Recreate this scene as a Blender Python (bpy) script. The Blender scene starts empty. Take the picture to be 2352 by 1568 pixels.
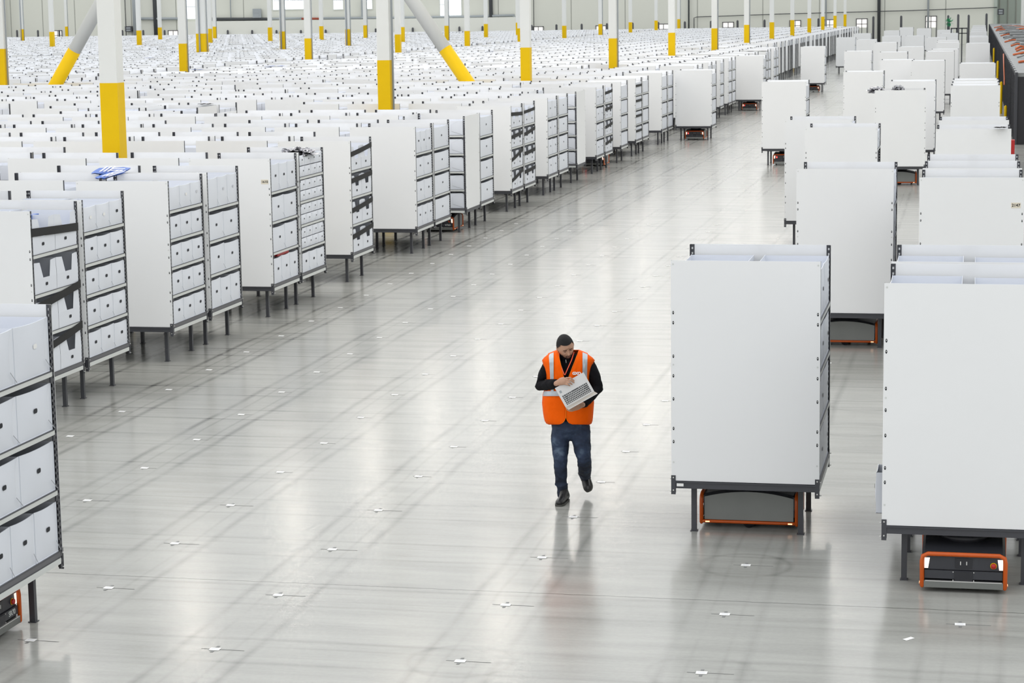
import bpy, bmesh, math, random
from mathutils import Vector, Matrix, noise
random.seed(7)
C = bpy.context.scene.collection
SC = bpy.context.scene

# ------------------------------------------------------------------ camera
FP = 4997.8; CAMZ = 4.882
Rr = Vector((0.978261880, 0.206854500, -0.014659771))
Ru = Vector((-0.016928344, 0.150114619, 0.988523662))
Rf = Vector((-0.206681214, 0.966786851, -0.150354113))
CP = Vector((0, 0, CAMZ))
cam = bpy.data.cameras.new('camera'); co = bpy.data.objects.new('camera', cam); C.objects.link(co)
M = Matrix((( Rr.x, Ru.x, -Rf.x, 0), (Rr.y, Ru.y, -Rf.y, 0), (Rr.z, Ru.z, -Rf.z, CAMZ), (0, 0, 0, 1)))
co.matrix_world = M
cam.sensor_width = 36; cam.lens = FP * 36 / 2352; cam.clip_start = .5; cam.clip_end = 900
cam.dof.use_dof = True; cam.dof.focus_distance = 21.4; cam.dof.aperture_fstop = 11
SC.camera = co
def ray(u, v): return Rr * ((u - 1176) / FP) + Ru * (-(v - 784) / FP) + Rf
def atz(u, v, z=0.0): d = ray(u, v); return CP + d * ((z - CAMZ) / d.z)
def aty(u, v, y): d = ray(u, v); return CP + d * (y / d.y)
def atd(u, v, dep): return CP + ray(u, v) * dep
def project(P):
    q = Vector(P) - CP; z = q.dot(Rf)
    return 1176 + FP * q.dot(Rr) / z, 784 - FP * q.dot(Ru) / z, z

# ------------------------------------------------------------------ materials
MT = {}
def mat(name, col, rough=.5, metal=0.0, noise_amt=0.0, scale=20.0, bump=0.0, emit=0.0, spec=.5, bscale=None, coat=0.0):
    m = bpy.data.materials.new(name); m.use_nodes = True; nt = m.node_tree; n = nt.nodes; l = nt.links
    b = n['Principled BSDF']
    b.inputs['Base Color'].default_value = (*col, 1); b.inputs['Roughness'].default_value = rough
    b.inputs['Metallic'].default_value = metal; b.inputs['Specular IOR Level'].default_value = spec
    if coat: b.inputs['Coat Weight'].default_value = coat
    if emit:
        b.inputs['Emission Color'].default_value = (*col, 1); b.inputs['Emission Strength'].default_value = emit
    if noise_amt or bump:
        tc = n.new('ShaderNodeTexCoord'); nz = n.new('ShaderNodeTexNoise'); nz.inputs['Scale'].default_value = scale
        nz.inputs['Detail'].default_value = 3
        l.new(tc.outputs['Object'], nz.inputs['Vector'])
        if noise_amt:
            mx = n.new('ShaderNodeMix'); mx.data_type = 'RGBA'
            mx.inputs['A'].default_value = (*[max(0, c * (1 - noise_amt)) for c in col], 1)
            mx.inputs['B'].default_value = (*[min(1, c * (1 + noise_amt)) for c in col], 1)
            l.new(nz.outputs['Fac'], mx.inputs['Factor']); l.new(mx.outputs['Result'], b.inputs['Base Color'])
        if bump:
            bp = n.new('ShaderNodeBump'); bp.inputs['Strength'].default_value = bump; bp.inputs['Distance'].default_value = .02
            if bscale:
                n2 = n.new('ShaderNodeTexNoise'); n2.inputs['Scale'].default_value = bscale; n2.inputs['Detail'].default_value = 4
                l.new(tc.outputs['Object'], n2.inputs['Vector']); l.new(n2.outputs['Fac'], bp.inputs['Height'])
            else: l.new(nz.outputs['Fac'], bp.inputs['Height'])
            l.new(bp.outputs['Normal'], b.inputs['Normal'])
    MT[name] = m; return m
mat('white_panel', (.85, .86, .865), .42, noise_amt=.02, scale=1.2, spec=.4)
mat('white_bin', (.76, .79, .85), .38, noise_amt=.02, scale=3, spec=.4)
mat('bin_fold', (.62, .64, .68), .5)
mat('crease_shadow', (.34, .355, .39), .5)
mat('hole_dark', (.012, .014, .02), .6)
mat('blue_item', (.02, .12, .5), .4)
mat('dark_steel', (.055, .057, .066), .42, spec=.5)
mat('bolt_metal', (.7, .7, .68), .3, metal=.6)
mat('shelf_lip', (.66, .68, .66), .4)
mat('shelf_grey', (.30, .31, .33), .5)
mat('shelf_dark', (.13, .13, .14), .5)
mat('strap_black', (.018, .018, .018), .8, noise_amt=.3, scale=60)
mat('orange_trim', (.55, .088, .003), .35, noise_amt=.08, scale=8)
mat('robot_grey', (.24, .25, .24), .42, metal=.2, noise_amt=.1, scale=4)
mat('robot_black', (.02, .021, .026), .45)
mat('robot_panel', (.04, .042, .05), .5)
mat('bumper_metal', (.22, .23, .22), .35, metal=.6)
mat('lamp_white', (1.0, .83, .72), .3, emit=.75)
mat('lamp_red', (1.0, .06, .05), .3, emit=2.0)
mat('lamp_amber', (1.0, .55, .3), .3, emit=1.2)
mat('red_button', (.5, .02, .02), .4)
mat('yellow_paint', (.78, .50, .0), .5, spec=.2, noise_amt=.03, scale=5)
mat('white_paint', (.74, .75, .72), .5, noise_amt=.02, scale=2)
mat('pipe_grey', (.34, .37, .39), .45)
mat('wall_paint', (.70, .71, .64), .8, noise_amt=.02, scale=.15)
mat('wall_paint_light', (.78, .79, .73), .8, noise_amt=.02, scale=.15)
mat('wall_paint_green', (.42, .47, .42), .7, noise_amt=.03, scale=.15)
mat('joint_dark', (.34, .345, .31), .8)
mat('dark_pipe', (.05, .055, .06), .6)
mat('rust_red', (.32, .06, .03), .7)
mat('window_glow', (.86, .93, .95), .3, emit=1.25)
mat('door_glow', (.95, .92, .88), .3, emit=.42)
mat('door_frame', (.10, .10, .11), .6)
mat('paper', (.88, .88, .86), .6)
mat('tape_grey', (.20, .205, .20), .6)
mat('beige_label', (.78, .72, .60), .7)
mat('ink', (.02, .02, .02), .7)
mat('foil', (.40, .40, .42), .2, metal=1.0, noise_amt=.95, scale=22)  # strong light-dark mottling painted in for the reflections of crumpled foil
mat('cage_black', (.014, .014, .018), .55)
mat('tray_grey', (.22, .23, .23), .5, noise_amt=.4, scale=3)
mat('cable_orange', (.55, .12, .03), .5)
mat('cable_grey', (.32, .33, .33), .5)
mat('green_plant', (.05, .35, .16), .5)
mat('skin', (.52, .30, .20), .5, noise_amt=.05, scale=30)
mat('hair_black', (.007, .006, .007), .8, noise_amt=.4, scale=160, bump=.5, bscale=220)
mat('stubble', (.10, .06, .045), .8, noise_amt=.3, scale=200)
mat('lip_skin', (.33, .13, .10), .5)
mat('eye_dark', (.02, .014, .012), .3)
mat('eye_white', (.6, .58, .55), .3)
mat('shirt_black', (.007, .007, .009), .9, spec=.2, noise_amt=.2, scale=8, bump=.6, bscale=14)
mat('vest_orange', (1.0, .125, .0), .7, noise_amt=.06, scale=6, bump=.7, bscale=9, spec=.12)
mat('vest_trim', (1.0, .24, .01), .6, spec=.2)
mat('reflective', (.52, .57, .62), .35, metal=.25, bump=.2, bscale=20)
mat('lanyard_red', (.78, .09, .03), .5)
mat('shoe_black', (.016, .016, .016), .35, noise_amt=.3, scale=20)
mat('sole_grey', (.07, .07, .062), .6)
mat('laptop_silver', (.66, .66, .655), .32, metal=.25)
mat('laptop_key', (.05, .053, .058), .4)
mat('laptop_tan', (.50, .46, .40), .4)
mat('logo_white', (.9, .9, .9), .5)
mat('red_patch', (.5, .02, .05), .6)

def denim():
    m = mat('denim', (.03, .05, .10), .8); nt = m.node_tree; n = nt.nodes; l = nt.links; b = n['Principled BSDF']
    tc = n.new('ShaderNodeTexCoord')
    def nz(sc, det=3, z=1.0):
        mp = n.new('ShaderNodeMapping'); mp.inputs['Scale'].default_value = (1, 1, z); l.new(tc.outputs['Object'], mp.inputs['Vector'])
        t = n.new('ShaderNodeTexNoise'); t.inputs['Scale'].default_value = sc; t.inputs['Detail'].default_value = det; l.new(mp.outputs['Vector'], t.inputs['Vector']); return t.outputs['Fac']
    # worn patches down the front of the legs
    sp = n.new('ShaderNodeSeparateXYZ'); l.new(tc.outputs['Object'], sp.inputs[0])
    mr = n.new('ShaderNodeMapRange'); mr.inputs['From Min'].default_value = .02; mr.inputs['From Max'].default_value = -.10; l.new(sp.outputs['Y'], mr.inputs['Value'])
    mz = n.new('ShaderNodeMapRange'); mz.inputs['From Min'].default_value = .28; mz.inputs['From Max'].default_value = .55; l.new(sp.outputs['Z'], mz.inputs['Value'])
    mu = n.new('ShaderNodeMath'); mu.operation = 'MULTIPLY'; l.new(mr.outputs[0], mu.inputs[0]); l.new(mz.outputs[0], mu.inputs[1])
    ad = n.new('ShaderNodeMath'); ad.operation = 'MULTIPLY_ADD'; l.new(nz(9, 5, 1.4), ad.inputs[0]); ad.inputs[1].default_value = 1.0; mh = n.new('ShaderNodeMath'); mh.operation = 'MULTIPLY'; l.new(mu.outputs[0], mh.inputs[0]); mh.inputs[1].default_value = .45; l.new(mh.outputs[0], ad.inputs[2])
    cr = n.new('ShaderNodeValToRGB'); cr.color_ramp.elements[0].position = .42; cr.color_ramp.elements[0].color = (.007, .012, .030, 1)
    cr.color_ramp.elements[1].position = 1.0; cr.color_ramp.elements[1].color = (.11, .16, .235, 1)
    q = cr.color_ramp.elements.new(.80); q.color = (.030, .052, .105, 1)
    l.new(ad.outputs[0], cr.inputs['Fac'])
    mx = n.new('ShaderNodeMix'); mx.data_type = 'RGBA'; mx.blend_type = 'MULTIPLY'; mx.inputs['Factor'].default_value = .35
    l.new(cr.outputs['Color'], mx.inputs['A']); t2 = n.new('ShaderNodeTexNoise'); t2.inputs['Scale'].default_value = 150; l.new(tc.outputs['Object'], t2.inputs['Vector']); l.new(t2.outputs['Color'], mx.inputs['B']); l.new(mx.outputs['Result'], b.inputs['Base Color'])
    bp = n.new('ShaderNodeBump'); bp.inputs['Strength'].default_value = .8; bp.inputs['Distance'].default_value = .02
    l.new(nz(11, 2, 1.9), bp.inputs['Height']); l.new(bp.outputs['Normal'], b.inputs['Normal'])
denim()

# marker lattice of the floor (robot guidance stickers)
COLS = [-11.9, -10.37, -8.81, -7.27, -5.72, -3.76, -1.93, -0.05]
ROW0, ROWP = 15.543, 1.6

def floor_material():
    m = bpy.data.materials.new('polished_concrete'); m.use_nodes = True; nt = m.node_tree; n = nt.nodes; l = nt.links
    b = n['Principled BSDF']; MT['floor'] = m
    g = n.new('ShaderNodeNewGeometry'); sp = n.new('ShaderNodeSeparateXYZ'); l.new(g.outputs['Position'], sp.inputs[0])
    def val(x):
        v = n.new('ShaderNodeValue'); v.outputs[0].default_value = x; return v.outputs[0]
    def op(o, a, c=None, d=None, clamp=False):
        q = n.new('ShaderNodeMath'); q.operation = o; q.use_clamp = clamp
        for i, s in enumerate((a, c, d)):
            if s is None: continue
            if isinstance(s, (int, float)): q.inputs[i].default_value = s
            else: l.new(s, q.inputs[i])
        return q.outputs[0]
    X, Y = sp.outputs['X'], sp.outputs['Y']
    def nz(scale, detail=3, sx=1, sy=1, rough=.5):
        mp = n.new('ShaderNodeMapping'); mp.inputs['Scale'].default_value = (sx, sy, 1); l.new(g.outputs['Position'], mp.inputs['Vector'])
        t = n.new('ShaderNodeTexNoise'); t.inputs['Scale'].default_value = scale; t.inputs['Detail'].default_value = detail
        t.inputs['Roughness'].default_value = rough
        l.new(mp.outputs['Vector'], t.inputs['Vector']); return t.outputs['Fac']
    wob = op('MULTIPLY', op('SUBTRACT', nz(.5, 2), .5), .10)
    Xw = op('ADD', X, wob); Yw = op('ADD', Y, wob)
    def line(dist, w):     # soft dark line : 1 at 0 -> 0 at w
        return op('SUBTRACT', 1.0, op('DIVIDE', dist, w), clamp=True)
    tr = val(0)
    for c in COLS:
        for o, w, s in ((-.30, .06, 1.0), (.30, .06, 1.0), (-.12, .03, .5), (.14, .03, .5)):
            tr = op('ADD', tr, op('MULTIPLY', line(op('ABSOLUTE', op('SUBTRACT', Xw, c + o)), w), s))
    # Rows: periodic
    ph = op('MULTIPLY', op('SUBTRACT', op('FRACT', op('ADD', op('DIVIDE', op('SUBTRACT', Yw, ROW0), ROWP), .5)), .5), ROWP)
    for o, w, s in ((-.30, .05, 1.0), (.30, .05, 1.0), (.12, .03, .45), (-.13, .03, .4)):
        tr = op('ADD', tr, op('MULTIPLY', line(op('ABSOLUTE', op('SUBTRACT', ph, o)), w), s * .8))
    patch = op('ADD', .35, op('MULTIPLY', op('SUBTRACT', nz(.22, 3, 1, .6), .36), 3.0, clamp=True), clamp=True)
    brk = op('MULTIPLY', op('SUBTRACT', nz(1.0, 3), .22), 2.6, clamp=True)
    tr = op('MULTIPLY', op('MULTIPLY', tr, patch), brk)
    # left aisle edge carries heavier traffic
    heavy = op('MULTIPLY', op('SUBTRACT', -7.6, X), .30, clamp=True)
    tr = op('MULTIPLY', tr, op('ADD', .55, op('MULTIPLY', heavy, .9)))
    # turning rings around a few stickers
    def ring(cx, cy, r, w, s):
        dx = op('SUBTRACT', X, cx); dy = op('SUBTRACT', Y, cy)
        d = op('SQRT', op('ADD', op('MULTIPLY', dx, dx), op('MULTIPLY', dy, dy)))
        return op('MULTIPLY', line(op('ABSOLUTE', op('SUBTRACT', d, r)), w), s)
    rings = val(0)
    for cx, cy, s in ((-1.93, ROW0 + 2 * ROWP, .9), (-3.76, ROW0, .8), (-1.93, ROW0, .35), (-1.3, ROW0 + 6 * ROWP, .7), (-10.37, ROW0 + 7 * ROWP, .7),
                      (-10.37, ROW0 + 8 * ROWP, .6), (-8.81, ROW0 + 4 * ROWP, .35), (-10.37, ROW0 + 9 * ROWP, .6), (-1.3, ROW0 + 7 * ROWP, .5)):
        rings = op('ADD', rings, ring(cx, cy, .40, .05, s)); 
    tr = op('ADD', tr, op('MULTIPLY', rings, op('MULTIPLY', brk, .42)))
    joint = val(0)
    wob2 = op('MULTIPLY', op('SUBTRACT', nz(4.5, 4), .5), .045)
    for jy in (17.55, 33.1, 48.6, 64.2, 79.7):
        joint = op('ADD', joint, line(op('ABSOLUTE', op('SUBTRACT', op('ADD', Y, wob2), jy)), .014))
    joint = op('MULTIPLY', joint, 1.0, clamp=True)
    smear = op('MULTIPLY', op('SUBTRACT', nz(1.1, 5, .55, 3.5, .62), .52), 1.2)       # cleaning streaks across the aisle
    smear2 = op('MULTIPLY', op('SUBTRACT', nz(.35, 4), .5), .5)
    speck = op('MULTIPLY', op('SUBTRACT', nz(26, 3), .5), .22)
    base = op('ADD', op('ADD', op('ADD', .385, op('MULTIPLY', smear, .18)), op('MULTIPLY', smear2, .10)), op('MULTIPLY', speck, .25))
    base = op('MULTIPLY', base, op('SUBTRACT', 1.0, op('MULTIPLY', tr, .56), clamp=True))
    base = op('MULTIPLY', base, op('SUBTRACT', 1.0, op('MULTIPLY', joint, .72)))
    cb = n.new('ShaderNodeCombineColor')
    l.new(base, cb.inputs[0]); l.new(op('MULTIPLY', base, 1.005), cb.inputs[1]); l.new(op('MULTIPLY', base, .93), cb.inputs[2])
    l.new(cb.outputs[0], b.inputs['Base Color'])
    rg = op('ADD', op('ADD', .185, op('MULTIPLY', smear, .10)), op('MULTIPLY', smear2, .08))
    l.new(rg, b.inputs['Roughness'])
    b.inputs['Specular IOR Level'].default_value = .5; b.inputs['IOR'].default_value = 1.36
    bp = n.new('ShaderNodeBump'); bp.inputs['Strength'].default_value = .12; bp.inputs['Distance'].default_value = .01
    l.new(nz(3.0, 4, .6, 2.4), bp.inputs['Height']); l.new(bp.outputs['Normal'], b.inputs['Normal'])
floor_material()

# ------------------------------------------------------------------ mesh helpers
class MB:
    def __init__(s): s.v = []; s.f = []; s.m = []; s.ms = []; s.sm = []
    def mi(s, name):
        if name not in s.ms: s.ms.append(name)
        return s.ms.index(name)
    def face(s, pts, m, smooth=False):
        k = len(s.v); s.v += [tuple(p) for p in pts]; s.f.append(tuple(range(k, k + len(pts)))); s.m.append(s.mi(m)); s.sm.append(smooth)
    def box(s, x0, x1, y0, y1, z0, z1, m, T=None):
        k = len(s.v); P = [(x, y, z) for z in (z0, z1) for y in (y0, y1) for x in (x0, x1)]
        if T is not None: P = [tuple(T @ Vector(p)) for p in P]
        s.v += P
        for q in ((0, 2, 3, 1), (4, 5, 7, 6), (0, 1, 5, 4), (2, 6, 7, 3), (0, 4, 6, 2), (1, 3, 7, 5)):
            s.f.append(tuple(k + i for i in q)); s.m.append(s.mi(m)); s.sm.append(False)
    def grid(s, P, m, close_u=False, smooth=True):      # P[i][j]
        k = len(s.v); a, b = len(P), len(P[0])
        for r in P: s.v += [tuple(p) for p in r]
        for i in range(a - 1):
            for j in range(b if close_u else b - 1):
                j2 = (j + 1) % b
                s.f.append((k + i * b + j, k + i * b + j2, k + (i + 1) * b + j2, k + (i + 1) * b + j)); s.m.append(s.mi(m)); s.sm.append(smooth)
    def tube(s, pts, rad, m, n=12, cap=True, up=None):   # rad: list of r or (ra, rb)
        pts = [Vector(p) for p in pts]; rings = []
        ref = Vector(up) if up is not None else Vector((0, 0, 1)); prev = None
        for i, p in enumerate(pts):
            t = (pts[min(i + 1, len(pts) - 1)] - pts[max(i - 1, 0)]).normalized()
            a = ref.cross(t)
            if up is None and prev is not None: a = prev - t * prev.dot(t)
            elif up is None and a.length < .3: a = Vector((0, 1, 0)).cross(t)
            elif a.length < 1e-3: a = Vector((1, 0, 0)).cross(t)
            a.normalize(); prev = a; bb = t.cross(a).normalized()
            r = rad[i] if isinstance(rad, (list, tuple)) else rad
            ra, rb = r if isinstance(r, (list, tuple)) else (r, r)
            rings.append((p, t, a, bb, ra, rb))
        R = []
        if cap:
            p, t, a, bb, ra, rb = rings[0]
            for q, h in ((.05, 1.0), (.6, .8)):
                R.append([p - t * (min(ra, rb) * h) * (1 if h == 1.0 else .9) + a * (ra * q * math.cos(2 * math.pi * j / n)) + bb * (rb * q * math.sin(2 * math.pi * j / n)) for j in range(n)])
        for p, t, a, bb, ra, rb in rings:
            R.append([p + a * (ra * math.cos(2 * math.pi * j / n)) + bb * (rb * math.sin(2 * math.pi * j / n)) for j in range(n)])
        if cap:
            p, t, a, bb, ra, rb = rings[-1]
            for q, h in ((.6, .8), (.05, 1.0)):
                R.append([p + t * (min(ra, rb) * h) * (1 if h == 1.0 else .9) + a * (ra * q * math.cos(2 * math.pi * j / n)) + bb * (rb * q * math.sin(2 * math.pi * j / n)) for j in range(n)])
        k = len(s.v); s.grid(R, m, close_u=True)
        s.f.append(tuple(k + j for j in range(n - 1, -1, -1))); s.m.append(s.mi(m)); s.sm.append(True)
        e = k + (len(R) - 1) * n
        s.f.append(tuple(e + j for j in range(n))); s.m.append(s.mi(m)); s.sm.append(True)
    def disc(s, c, ax, ay, m, n=10, T=None):             # polygon
        c = Vector(c); s.face([c + Vector(ax) * math.cos(2 * math.pi * (i + .5) / n) + Vector(ay) * math.sin(2 * math.pi * (i + .5) / n) for i in range(n)], m)
    def ball(s, c, r, m, n=12, k=8, T=None):
        c = Vector(c); rx, ry, rz = r if isinstance(r, (tuple, list)) else (r, r, r)
        P = []
        for i in range(k + 1):
            th = math.pi * min(max(i / k, .01), .99)
            row = []
            for j in range(n):
                q = Vector((rx * math.sin(th) * math.cos(2 * math.pi * j / n), ry * math.sin(th) * math.sin(2 * math.pi * j / n), -rz * math.cos(th)))
                if T is not None: q = T @ q
                row.append(c + q)
            P.append(row)
        a = len(s.v); s.grid(P, m, close_u=True)
        s.f.append(tuple(a + j for j in range(n - 1, -1, -1))); s.m.append(s.mi(m)); s.sm.append(True)
        e = a + k * n; s.f.append(tuple(e + j for j in range(n))); s.m.append(s.mi(m)); s.sm.append(True)
    def mesh(s, name):
        me = bpy.data.meshes.new(name); me.from_pydata(s.v, [], s.f)
        for q in s.ms: me.materials.append(MT[q])
        me.polygons.foreach_set('material_index', s.m); me.polygons.foreach_set('use_smooth', s.sm); me.update(); return me
    def build(s, name, parent=None, **kw): return put(name, s.mesh(name), parent, **kw)

def put(name, me, parent=None, loc=None, rz=0, label=None, cat=None, group=None, kind=None):
    o = bpy.data.objects.new(name, me); C.objects.link(o)
    if loc is not None: o.location = loc
    if rz: o.rotation_euler.z = rz
    if parent is not None: o.parent = parent
    return tag(o, label, cat, group, kind)
def tag(o, label=None, cat=None, group=None, kind=None):
    if label: o['label'] = label
    if cat: o['category'] = cat
    if group: o['group'] = group
    if kind: o['kind'] = kind
    return o
def thing(name, loc, rz, label, cat, group=None): return put(name, None, None, loc, rz, label, cat, group)
ORD = ['zeroth', 'first', 'second', 'third', 'fourth', 'fifth', 'sixth', 'seventh', 'eighth', 'ninth', 'tenth', 'eleventh', 'twelfth', 'thirteenth', 'fourteenth', 'fifteenth', 'sixteenth', 'seventeenth', 'eighteenth', 'nineteenth', 'twentieth']
def od(i):
    if i <= 20: return ORD[i]
    return str(i) + ('th' if 10 < i % 100 < 14 else {1: 'st', 2: 'nd', 3: 'rd'}.get(i % 10, 'th'))

# ------------------------------------------------------------------ the setting
fl = MB(); fl.face([(-190, 4, 0), (26, 4, 0), (26, 290, 0), (-190, 290, 0)], 'floor'); fl.build('floor', kind='structure')
WY = 275.0
def wx(u, v=40): return aty(u, v, WY).x
def wz(u, v): return aty(u, v, WY).z
corner = wx(2290)
w = MB(); w.box(-190, corner, WY, WY + .4, 0, 15, 'wall_paint')
k = -190.0
u = 25
joints = [25, 98, 172, 228, 302, 405, 560, 1145, 1312, 1436, 1602, 1752, 1882, 2032, 2172]
for u in joints:
    x = wx(u); w.box(x - .05, x + .05, WY - .01, WY + .1, 0, 15, 'joint_dark')
w.build('wall_back', kind='structure')
w = MB(); w.box(wx(-400), wx(8), WY - 2.2, WY - 1.2, 0, 15, 'wall_paint_light'); w.build('wall_back_left', kind='structure')
w = MB(); w.box(wx(430), wx(1190), WY - 1.6, WY - .02, 0, wz(700, 46), 'wall_paint_light'); w.build('trim_1', kind='structure')
w = MB(); w.box(corner, 24, WY + 6, WY + 6.4, 0, 15, 'wall_paint_green'); w.box(corner - .4, corner, WY - .3, WY + 6, 0, 15, 'wall_paint_green')
for i in range(20): w.box(corner + .3 + i * 1.0, corner + .42 + i * 1.0, WY + 5.9, WY + 6, 0, 15, 'joint_dark')
w.build('wall_right', kind='structure')
w = MB(); w.box(24, 24.4, 4, WY + 6.4, 0, 15, 'wall_paint'); w.build('wall_side_right', kind='structure')
# windows
def window(i, u0, v0, u1, v1, y=WY - .05, mull=2, glow='window_glow'):
    a = aty(u0, v1, y); b = aty(u1, v0, y); m = MB()
    z0, z1 = a.z, max(b.z, a.z + .8)
    m.box(a.x, b.x, y - .02, y + .02, z0, z1, glow)
    o = MB(); o.box(a.x - .12, b.x + .12, y - .06, y - .0, z0 - .12, z0, 'white_paint'); o.box(a.x - .12, a.x, y - .06, y, z0, z1, 'white_paint'); o.box(b.x, b.x + .12, y - .06, y, z0, z1, 'white_paint'); o.box(a.x - .12, b.x + .12, y - .06, y, z1, z1 + .12, 'white_paint')
    for q in range(1, mull + 1):
        zz = z0 + (z1 - z0) * q / (mull + 1); o.box(a.x, b.x, y - .05, y - .025, zz - .04, zz + .04, 'pipe_grey')
    fr = o.build('window_%d' % i, kind='structure'); m.build('pane', fr)
window(1, 423, -40, 455, 43); window(2, 628, -40, 647, 22); window(3, 651, -40, 697, 21); window(4, 767, -40, 786, 21); window(5, 838, -40, 853, 20)
window(6, 1012, -40, 1024, 36); window(7, 1028, -40, 1058, 35, mull=1); window(8, 427, 71, 446, 83, mull=0)
# dock doors
for i, (a, b, v0, v1) in enumerate([(124, 141, 71, 82), (264, 276, 71, 82), (388, 408, 71, 83), (1172, 1180, 63, 74), (1226, 1247, 62, 72), (1370, 1391, 60, 70), (1513, 1535, 56, 66), (1661, 1684, 52, 62),
                                   (1815, 1838, 48, 58), (1895, 1916, 46, 56), (1968, 1991, 44, 54), (2127, 2150, 38, 54)]):
    y = WY - .06; A = aty(a, v1, y); B = aty(b, v0, y); z1 = B.z; zb = 0
    m = MB(); m.box(A.x - .1, A.x, y - .06, y, zb, z1 + .1, 'door_frame'); m.box(B.x, B.x + .1, y - .06, y, zb, z1 + .1, 'door_frame'); m.box(A.x - .1, B.x + .1, y - .06, y, z1, z1 + .1, 'door_frame')
    m.box((A.x + B.x) / 2 - .04, (A.x + B.x) / 2 + .04, y - .05, y - .02, zb, z1, 'door_frame'); m.box(A.x, B.x, y - .05, y - .02, z1 - .62, z1 - .55, 'door_frame')
    m.box(A.x, B.x, y - .02, y, 0, A.z - .5, 'wall_paint')
    f = m.build('door_%d' % (i + 1), kind='structure'); p = MB(); p.box(A.x, B.x, y - .018, y + .002, A.z - .5, z1, 'door_glow'); p.build('pane', f)

# wall-side pipework
def pipe(name, pts, r, m, label, cat, group=None, n=8):
    b = MB(); b.tube(pts, [r] * len(pts), m, n=n, cap=False); return b.build(name, label=label, cat=cat, group=group)
Y1 = WY - .35
def pw(u, v): return aty(u, v, Y1)
def vert(u0, u1, r, m, label, vb=90, cat='pipe', vt=-80, name='wall_pipe'):
    a = pw(u0, 0); b = pw(u1, 60); pipe(name, [(a.x, Y1, 13), (b.x, Y1, 0.02)], r, m, label, cat)
vert(354, 358, .28, 'dark_pipe', 'thick black vertical pipe on the far wall right of the yellow-based front pillar')
vert(307, 311, .3, 'pipe_grey', 'thick grey vertical duct on the far wall beside the switch box')
vert(1127, 1128, .25, 'dark_pipe', 'thick black vertical pipe on the far wall above the pipe manifold')
vert(2018, 2019, .2, 'dark_pipe', 'black vertical pipe on the far wall near the row of white racks', cat='pipe')
vert(2131, 2132, .12, 'pipe_grey', 'thin grey vertical pipe on the far wall above a dock door')
vert(529, 531, .08, 'pipe_grey', 'thin pale vertical conduit between the third and fourth far wall posts')
vert(1582, 1582, .1, 'dark_pipe', 'dark vertical conduit on the far wall behind the tall aisle pillars')
vert(1226, 1226, .05, 'dark_pipe', 'thin vertical conduit above the dock door right of the middle pillar')
vert(287, 289, .06, 'dark_pipe', 'thin vertical conduit left of the grey duct on the far wall')
vert(1895, 1898, .1, 'pipe_grey', 'thin grey conduit on the far wall between two far pillars')
for (pts, r, m, lab) in [
    ([(322, 43), (420, 43)], .18, 'pipe_grey', 'grey horizontal pipe on the far wall right of the black vertical pipe'),
    ([(475, 44), (618, 44)], .2, 'dark_pipe', 'dark horizontal pipe along the left part of the wall ledge'),
    ([(620, 43), (693, 42)], .14, 'pipe_grey', 'grey horizontal pipe below the wide far window'),
    ([(693, 43), (736, 43)], .14, 'rust_red', 'rust red length of pipe on the wall ledge'),
    ([(740, 42), (960, 40), (1085, 38), (1182, 35)], .15, 'pipe_grey', 'long grey horizontal pipe along the right part of the wall ledge'),
    ([(1122, 36), (1180, 36), (1184, 42), (1184, 72)], .13, 'pipe_grey', 'grey pipe bending downwards at the right end of the ledge'),
    ([(1594, 80), (1594, 41), (1600, 39), (1800, 32), (2100, 24), (2290, 17)], .05, 'dark_pipe', 'thin dark conduit line crossing the right half of the far wall'),
    ([(1120, 68), (1144, 68)], .12, 'dark_pipe', 'dark pipe manifold low on the far wall beside the black pipe')]:
    pipe('wall_pipe', [tuple(pw(*q)) for q in pts], r, m, lab, 'pipe')
def wallbox(u0, v0, u1, v1, m, name, label, cat):
    a = pw(u0, v1); b = pw(u1, v0); t = thing(name, ((a.x + b.x) / 2, Y1, a.z), 0, label, cat); q = MB(); W_ = (b.x - a.x) / 2
    q.box(-W_, W_, -.25, .12, 0, b.z - a.z, m); q.build('housing', t)
    for z0_, z1_ in ((.55, .8), (.15, .4)): p = MB(); p.box(-W_ * .6, W_ * .6, -.28, -.25, (b.z - a.z) * z0_, (b.z - a.z) * z1_, 'pipe_grey'); p.build('cover', t)
wallbox(289, 60, 304, 73, 'dark_steel', 'switch_box', 'dark electrical switch box on the far wall right of the front pillar', 'switch box')
wallbox(2291, 20, 2306, 34, 'dark_steel', 'wall_heater', 'dark unit heater hanging on the far wall above the black cage', 'heater')
wallbox(582, 20, 600, 41, 'pipe_grey', 'stair_landing', 'small pale steel landing box on the wall ledge left of centre', 'landing')
wallbox(831, 0, 836, 42, 'pipe_grey', 'wall_duct', 'grey duct panel between the two small far windows', 'duct')
for i, u in enumerate([39, 87, 136, 281, 329, 378, 523, 579, 635, 691, 748, 863, 896, 948, 1055, 1108, 1221, 1278, 1336, 1394, 1453, 1512, 1573, 1633, 1694, 1756, 1880, 2006, 2070]):
    vt = 72 + (-4 if u > 600 else 0) * min(1, (u - 600) / 600)
    vt = 71 if u < 700 else 71 - (u - 700) * .0225
    if u > 2000: vt -= 2
    a = aty(u, vt, WY - 1.9); m = MB(); m.tube([(a.x, a.y, 0), (a.x, a.y, a.z)], [.14, .14], 'dark_steel', n=8)
    m.build('guard_post', label='dark guard post standing before the far wall, %s from the left' % od(i + 1), cat='post', group='guard posts along the far wall')
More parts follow.
